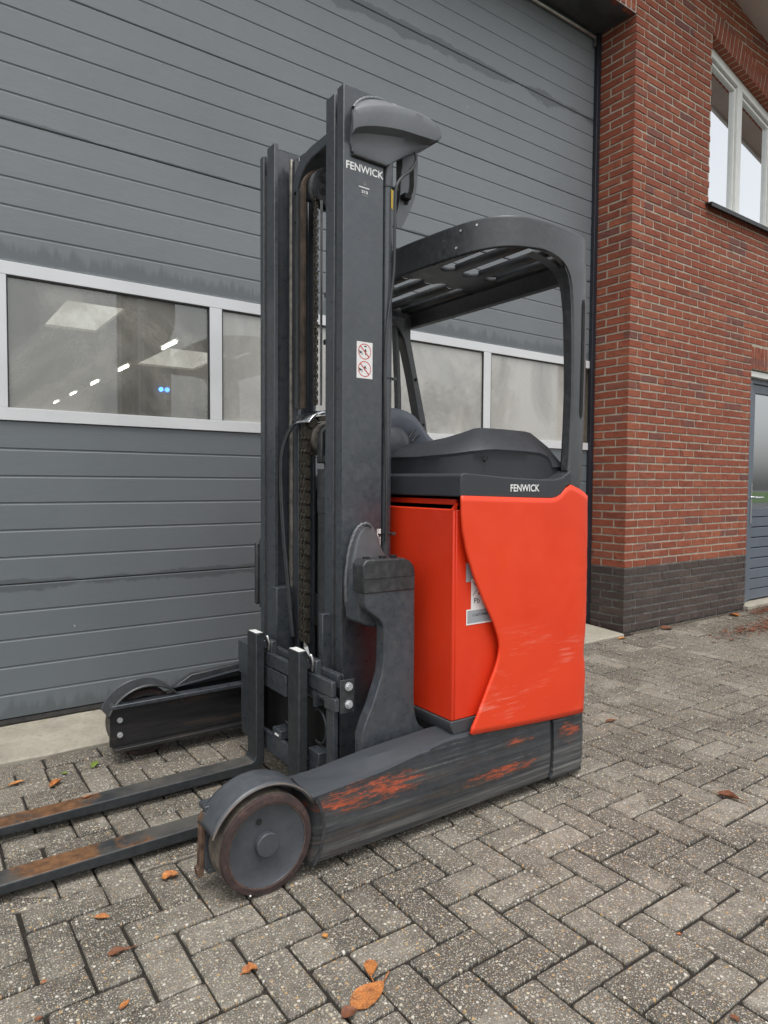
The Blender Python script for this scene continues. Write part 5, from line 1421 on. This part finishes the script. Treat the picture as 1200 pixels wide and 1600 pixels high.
# far load guide of the carriage
g = Geo(); g.prism([(2.495, .345), (2.655, .345), (2.665, .405), (2.665, .480), (2.495, .480)], CXF - .004, CXF + .03, axis='x'); g.prism([(2.50, .10), (2.635, .10), (2.645, .15), (2.645, .344), (2.50, .344)], CXF, CXF + .012, axis='x')
g.make('side_plate', 'truck_grey', carr, bevel=.003)
g = Geo(); g.box(CXF - .002, CXF - .0005, 2.545, 2.560, .12, .40); g.make('side_slot', 'dark_void', carr)
g = Geo(); g.box(CXF - .004, CXF - .0025, 2.547, 2.561, .295, .365); g.make('paint_mark', 'sticker_white', carr)

# ---- forks: forged L shapes, top of each shank with its white label, latch behind
def fork(y0, tag_):
    y1 = y0 + .082
    X1, X0 = 1.135, 1.100; XT = -.06; zb, zt = .022, .058
    pr = [(X0, .562), (X1, .562), (X1, .075)] + [(X1 - .038 + .038 * math.cos(rad(a)), .060 + .038 * math.sin(rad(a))) for a in (0, -25, -50, -75, -90)] + [(.55, zb), (XT, zb + .012), (XT - .004, zb + .018), (XT, zb + .024), (.1, zt - .002), (1.06, zt)] + [(1.075 + .025 * math.sin(rad(a)), .083 - .025 * math.cos(rad(a))) for a in (15, 45, 75, 90)]
    g = Geo(); g.prism(pr, y0, y1); f_ = g.make('fork', 'fork_steel', T, bevel=.0035)
    g = Geo(); g.box(X0 + .003, X1 - .003, y0 + .008, y1 - .006, .5622, .5628); g.make('shank_label', 'white_print', f_)
    g = Geo(); g.box(X1 + .001, X1 + .045, y0 + .012, y1 - .02, .495, .530); g.box(X1 + .020, X1 + .045, y0 - .022, y0 + .0115, .475, .530); g.make('fork_hook', 'truck_grey', f_, bevel=.004)
    g = Geo(); g.tube(smoothpath([(X1 + .012, y0 + .03, .50), (X1 + .014, y0 + .008, .545), (X1 + .020, y0 - .002, .52), (X1 + .022, y0 + .006, .49)], 6), .006, 8); g.make('fork_latch', 'steel', f_, smooth=60)
    return f_
f1 = fork(2.040, 0); f2 = fork(2.386, 1)
g = Geo(); g.add([A(475, 1003, 2.03), A(481, 1010, 2.03), A(484.5, 1027, 2.02), A(482, 1024, 2.02), A(475, 1012, 2.03)], [(0, 1, 2, 3, 4)]); g.make('latch_tongue', 'steel', f1, solid=.002)

# ---- battery stickers beside the sweeping edge
ys_ = 1.6892
def patch(name, x0, x1, z0, z1, mat, par=bat, dy=0): return Geo().box(x0, x1, ys_ - dy - .0003, ys_ - dy, z0, z1).make(name, mat, par)
def zx(px, py): v = at(px, py, 1, ys_); return v.x, v.z
a = zx(728.5, 880); b = zx(745, 908); patch('upper_sticker', a[0], b[0], b[1], a[1], 'sticker_grey')
a = zx(736.3, 905); b = zx(765, 952); patch('recycling_sticker', a[0], b[0], b[1], a[1], 'sticker_white', dy=.0002)
a = zx(728.5, 953); b = zx(772, 970.5)
patch('number_plate', a[0], b[0], b[1], a[1], 'sticker_white', dy=.0004); patch('number_plate_field', a[0] + .005, b[0], b[1] + .0055, a[1] - .0045, 'sticker_grey', dy=.0008)
v = zx(738.5, 962); text('plate_number', '11671980', v[0], ys_ - .0014, v[1] - .003, .0085, .068, 'print_black', bat, bold=.02)
v = zx(740.5, 943); text('lead_symbol', 'Pb', v[0], ys_ - .0010, v[1], .0185, .026, 'print_black', bat)
g = Geo(); yy_ = ys_ - .0010
for (x0_, z0_), (x1_, z1_) in ((zx(738.5, 909), zx(750, 922)), (zx(738.5, 930), zx(750, 916))):
    g.add([(x0_, yy_, z0_ + .0012), (x1_, yy_, z1_ + .0012), (x1_, yy_, z1_ - .0012), (x0_, yy_, z0_ - .0012)], [(0, 1, 2, 3)])
x_, z_ = zx(748, 927.5); g.lathe_y(x_, z_, [(yy_, .0002), (yy_, .0035)], 12); g.make('bin_symbol', 'print_black', bat)

# ================================================================== LEAVES
def leaf(px, py, length, rot, mat, label, curl=.25, wid=.42, z=0.004, lobes=0, stem=True, sd=1):
    p_ = at(px, py, 2, z); rnd = random.Random(sd); rows = []; N = 11
    for i in range(N):
        u = i / (N - 1); w_ = wid * length * .5 * math.sin(math.pi * (u ** .8)) ** .9 + .0006
        if lobes: w_ *= 1 + .35 * math.sin(u * math.pi * lobes) 
        r = []
        for k in range(7):
            v = -1 + k / 3.0
            x = (u - .5) * length; y = v * w_ + rnd.uniform(-1, 1) * .05 * w_
            zz_ = curl * length * (.35 * v * v * math.sin(math.pi * u) + .5 * (u - .5) ** 2 * (1 if u > .5 else .3)) + .0012 * rnd.uniform(0, 1) + .02 * length * math.cos(u * 20) * abs(v) * .2
            r.append((x, y, zz_))
        rows.append(r)
    R_ = Matrix.Rotation(rad(rot), 3, 'Z'); c_ = Vector((p_.x, p_.y, z))
    g = Geo(); g.grid([[R_ @ Vector(q_) + c_ for q_ in r] for r in rows])
    if stem:
        g.tube([R_ @ Vector(q_) + c_ for q_ in [(length * .5, 0, .125 * curl * length), (length * .62, length * .03, .004), (length * .75, length * .08, .003)]], .0011 + length * .006, 5)
    o = g.make('fallen_leaf', mat, None, smooth=60)
    tag(o, label, 'leaf', 'fallen leaves scattered on the paving')
def leaf2(p0, p1, wid, mat, label, z=.004, **kw):
    a = at(*p0, 2, z); b = at(*p1, 2, z); L = (b - a).length; c_ = proj((a + b) / 2)
    leaf(c_[0], c_[1], L * (.80 if kw.get('stem', True) else 1), math.degrees(math.atan2(b.y - a.y, b.x - a.x)), mat, label, wid=wid, z=z, **kw)
leaf2((543, 1584), (606, 1528), .52, 'leaf_orange', 'largest pale orange leaf with a torn brown end, at the bottom centre', curl=.10, sd=2)
leaf2((534, 1590), (557, 1577), .8, 'leaf_brown', 'crumpled brown scrap at the torn end of the largest leaf', curl=.5, stem=False, sd=3)
leaf2((578, 1496), (580, 1532), .50, 'leaf_orange', 'small orange leaf just above the largest leaf', curl=.3, sd=4)
leaf2((403, 1507), (376, 1524), .75, 'leaf_orange', 'orange curled leaf left of the bottom centre, in front of the wheel', curl=.5, lobes=3, sd=5)
leaf2((162, 1494), (210, 1481), .36, 'leaf_brown', 'twisted dark brown leaf across a joint at the lower left', curl=.35, lobes=2, sd=6)
leaf2((148, 1432), (172, 1433), .50, 'leaf_orange', 'small bright orange leaf between the near fork and the twisted brown leaf', curl=.2, stem=False, sd=7)
leaf2((252, 1373), (279, 1367), .75, 'leaf_orange', 'crumpled orange leaf on a dark paver left of the near wheel', curl=.7, lobes=3, stem=False, sd=8)
leaf2((187, 1577), (202, 1562), .45, 'leaf_orange', 'narrow faded orange leaf near the bottom edge at the lower left', curl=.15, stem=False, sd=9)
leaf2((63, 1537), (74, 1532), .7, 'leaf_orange', 'tiny orange scrap of leaf at the far lower left', curl=.4, stem=False, sd=10)
leaf2((54, 1595), (67, 1589), .7, 'leaf_brown', 'tiny brown scrap of leaf on the bottom edge at the lower left', curl=.4, stem=False, sd=11)
leaf2((12, 1228), (39, 1220), .34, 'leaf_orange', 'long thin yellow-orange leaf beyond the forks by the left edge', curl=.25, stem=False, sd=12)
leaf2((77, 1231), (97, 1219), .40, 'leaf_orange', 'curled orange leaf beyond the forks near the far wheel', curl=.6, stem=False, sd=13)
leaf2((96, 1208), (105, 1209), .8, 'leaf_green', 'tiny yellow-green leaf beyond the far fork', curl=.4, stem=False, sd=14)
leaf2((144, 1200), (153, 1190), .4, 'leaf_green', 'small greenish leaf scrap beside the far wheel', curl=.4, stem=False, sd=15)
leaf2((129, 1247), (143, 1242), .45, 'leaf_orange', 'small orange leaf lying on the far fork', z=.060, curl=.2, stem=False, sd=16)
leaf2((1116, 1237), (1162, 1253), .50, 'leaf_brown', 'large curled brown leaf on the paving at the right', curl=.45, lobes=2, sd=17)
leaf2((1141, 1586), (1156, 1597), .6, 'leaf_brown', 'dark red-brown leaf scrap in the lower right corner', curl=.4, stem=False, sd=18)
leaf2((1057, 1458), (1065, 1461), .7, 'leaf_orange', 'tiny orange chip of leaf on the paving at the lower right', curl=.3, stem=False, sd=19)
leaf2((505, 1459), (511, 1466), .7, 'leaf_orange', 'tiny orange scrap right of the near wheel', curl=.3, stem=False, sd=20)
leaf2((966, 998), (979, 997), .6, 'leaf_orange', 'small pale leaf at the foot of the brick corner', curl=.3, stem=False, sd=21)
leaf2((1035, 983), (1050, 981), .8, 'leaf_brown', 'brown leaf against the dark brick plinth', curl=.4, stem=False, sd=22)
leaf2((946, 1127), (964, 1125), .4, 'leaf_brown', 'dark decayed leaf on the paving just behind the truck', curl=.2, stem=False, sd=23)
leaf2((1139, 960), (1156, 964), .6, 'leaf_orange', 'pale curled leaf beside the leaf litter at the side door', curl=.5, stem=False, sd=24)
# litter: brown heaps and dirt where the wall meets the paving
g = Geo(); rnd = random.Random(9)
for k in range(900):
    if k < 420: cx = rnd.gauss(6.55, .22); cy = rnd.gauss(2.93, .05)
    else: cx = rnd.gauss(5.75, .38); cy = rnd.gauss(2.62 + .05 * (cx - 5.7), .06)
    s_ = rnd.uniform(.008, .027); a = rnd.uniform(0, 6.28); zz_ = abs(rnd.gauss(.006, .008)); dx, dy = math.cos(a) * s_, math.sin(a) * s_
    g.add([(cx - dx, cy - dy, zz_ + .003), (cx + dy * .4, cy - dx * .4, zz_ + rnd.uniform(0, .012)), (cx + dx, cy + dy, zz_ + .004), (cx - dy * .4, cy + dx * .4, zz_ + rnd.uniform(0, .008))], [(0, 1, 2, 3)])
tag(g.make('leaf_litter', 'leaf_brown', None), 'drifts of broken brown leaves on the paving before the side door', 'leaf litter', None, 'stuff')
simple('grit', (.16, .14, .11), .9, var=.5, nscale=90)
g = Geo()
for k in range(7000):
    if k < 4200: cx = rnd.uniform(4.55, 7.2); cy = 3.10 - abs(rnd.gauss(0, .06 + .09 * max(0, cx - 5)))
    else: cx = rnd.uniform(4.9, 7.0); cy = rnd.gauss(2.72, .12)
    s_ = rnd.uniform(.0015, .005); g.add([(cx - s_, cy - s_, -.002), (cx + s_, cy - s_, -.002), (cx, cy + s_, -.002), (cx, cy, s_ * .9)], [(0, 1, 3), (1, 2, 3), (2, 0, 3)])
tag(g.make('grit', 'grit', None), 'loose grit and sand swept against the plinth and side door', 'grit', None, 'stuff')
g = Geo()
for k in range(26):
    cx = rnd.uniform(.2, 1.3); cy = 3.43 + rnd.uniform(-.01, .01); a = rnd.uniform(-1.2, 1.2); L = rnd.uniform(.02, .05)
    g.tube([(cx, cy, .026), (cx + L * .5 * math.cos(a), cy - .01, .026 + L * .4 * abs(math.sin(a))), (cx + L * math.cos(a), cy - .012, .028 + L * .5 * abs(math.sin(a)))], .0007, 4)
tag(g.make('straw', 'straw', None), 'stray straws caught along the rubber seal of the big door', 'straw', None, 'stuff')

# ================================================================== TREES ACROSS THE FIELD (mirrored in the panes)
def tree(x, y, h, label, sd):
    rnd = random.Random(sd); e = empty('tree', (x, y, -.05), label, 'tree', 'trees across the field mirrored in the door glass')
    g = Geo(); g.tube([(x, y, -.05), (x + .1, y, h * .25), (x - .05, y + .1, h * .5), (x, y, h * .8)], h * .022, 8)
    for k in range(5):
        a = rnd.uniform(0, 6.28); z0 = h * rnd.uniform(.3, .6); g.tube([(x, y, z0), (x + math.cos(a) * h * .12, y + math.sin(a) * h * .12, z0 + h * .12), (x + math.cos(a) * h * .22, y + math.sin(a) * h * .22, z0 + h * .22)], h * .008, 6)
    g.make('trunk', 'bark', e)
    g = Geo()
    cl = [(rnd.gauss(0, .18) * h, rnd.gauss(0, .18) * h, h * rnd.uniform(.32, .92), h * rnd.uniform(.07, .14)) for _ in range(26)]
    for cx, cy, cz, cr in cl:
        for k in range(120):
            v = Vector((rnd.gauss(0, 1), rnd.gauss(0, 1), rnd.gauss(0, 1))).normalized() * cr * rnd.uniform(.5, 1.05); s_ = h * .012
            a = Vector((rnd.gauss(0, 1), rnd.gauss(0, 1), rnd.gauss(0, 1))).normalized() * s_; b = a.orthogonal().normalized() * s_
            c_ = Vector((x + cx, y + cy, cz)) + v; g.add([c_ - a, c_ + b, c_ + a, c_ - b], [(0, 1, 2, 3)])
    g.make('crown', 'foliage', e)
tree(38, -42, 10, 'broad green tree across the field, mirrored left in the side door glass', 1)
tree(46, -40, 12, 'tall dense green tree across the field, mirrored right in the side door glass', 2)
tree(56, -52, 11, 'distant round tree far across the field behind the camera', 3)
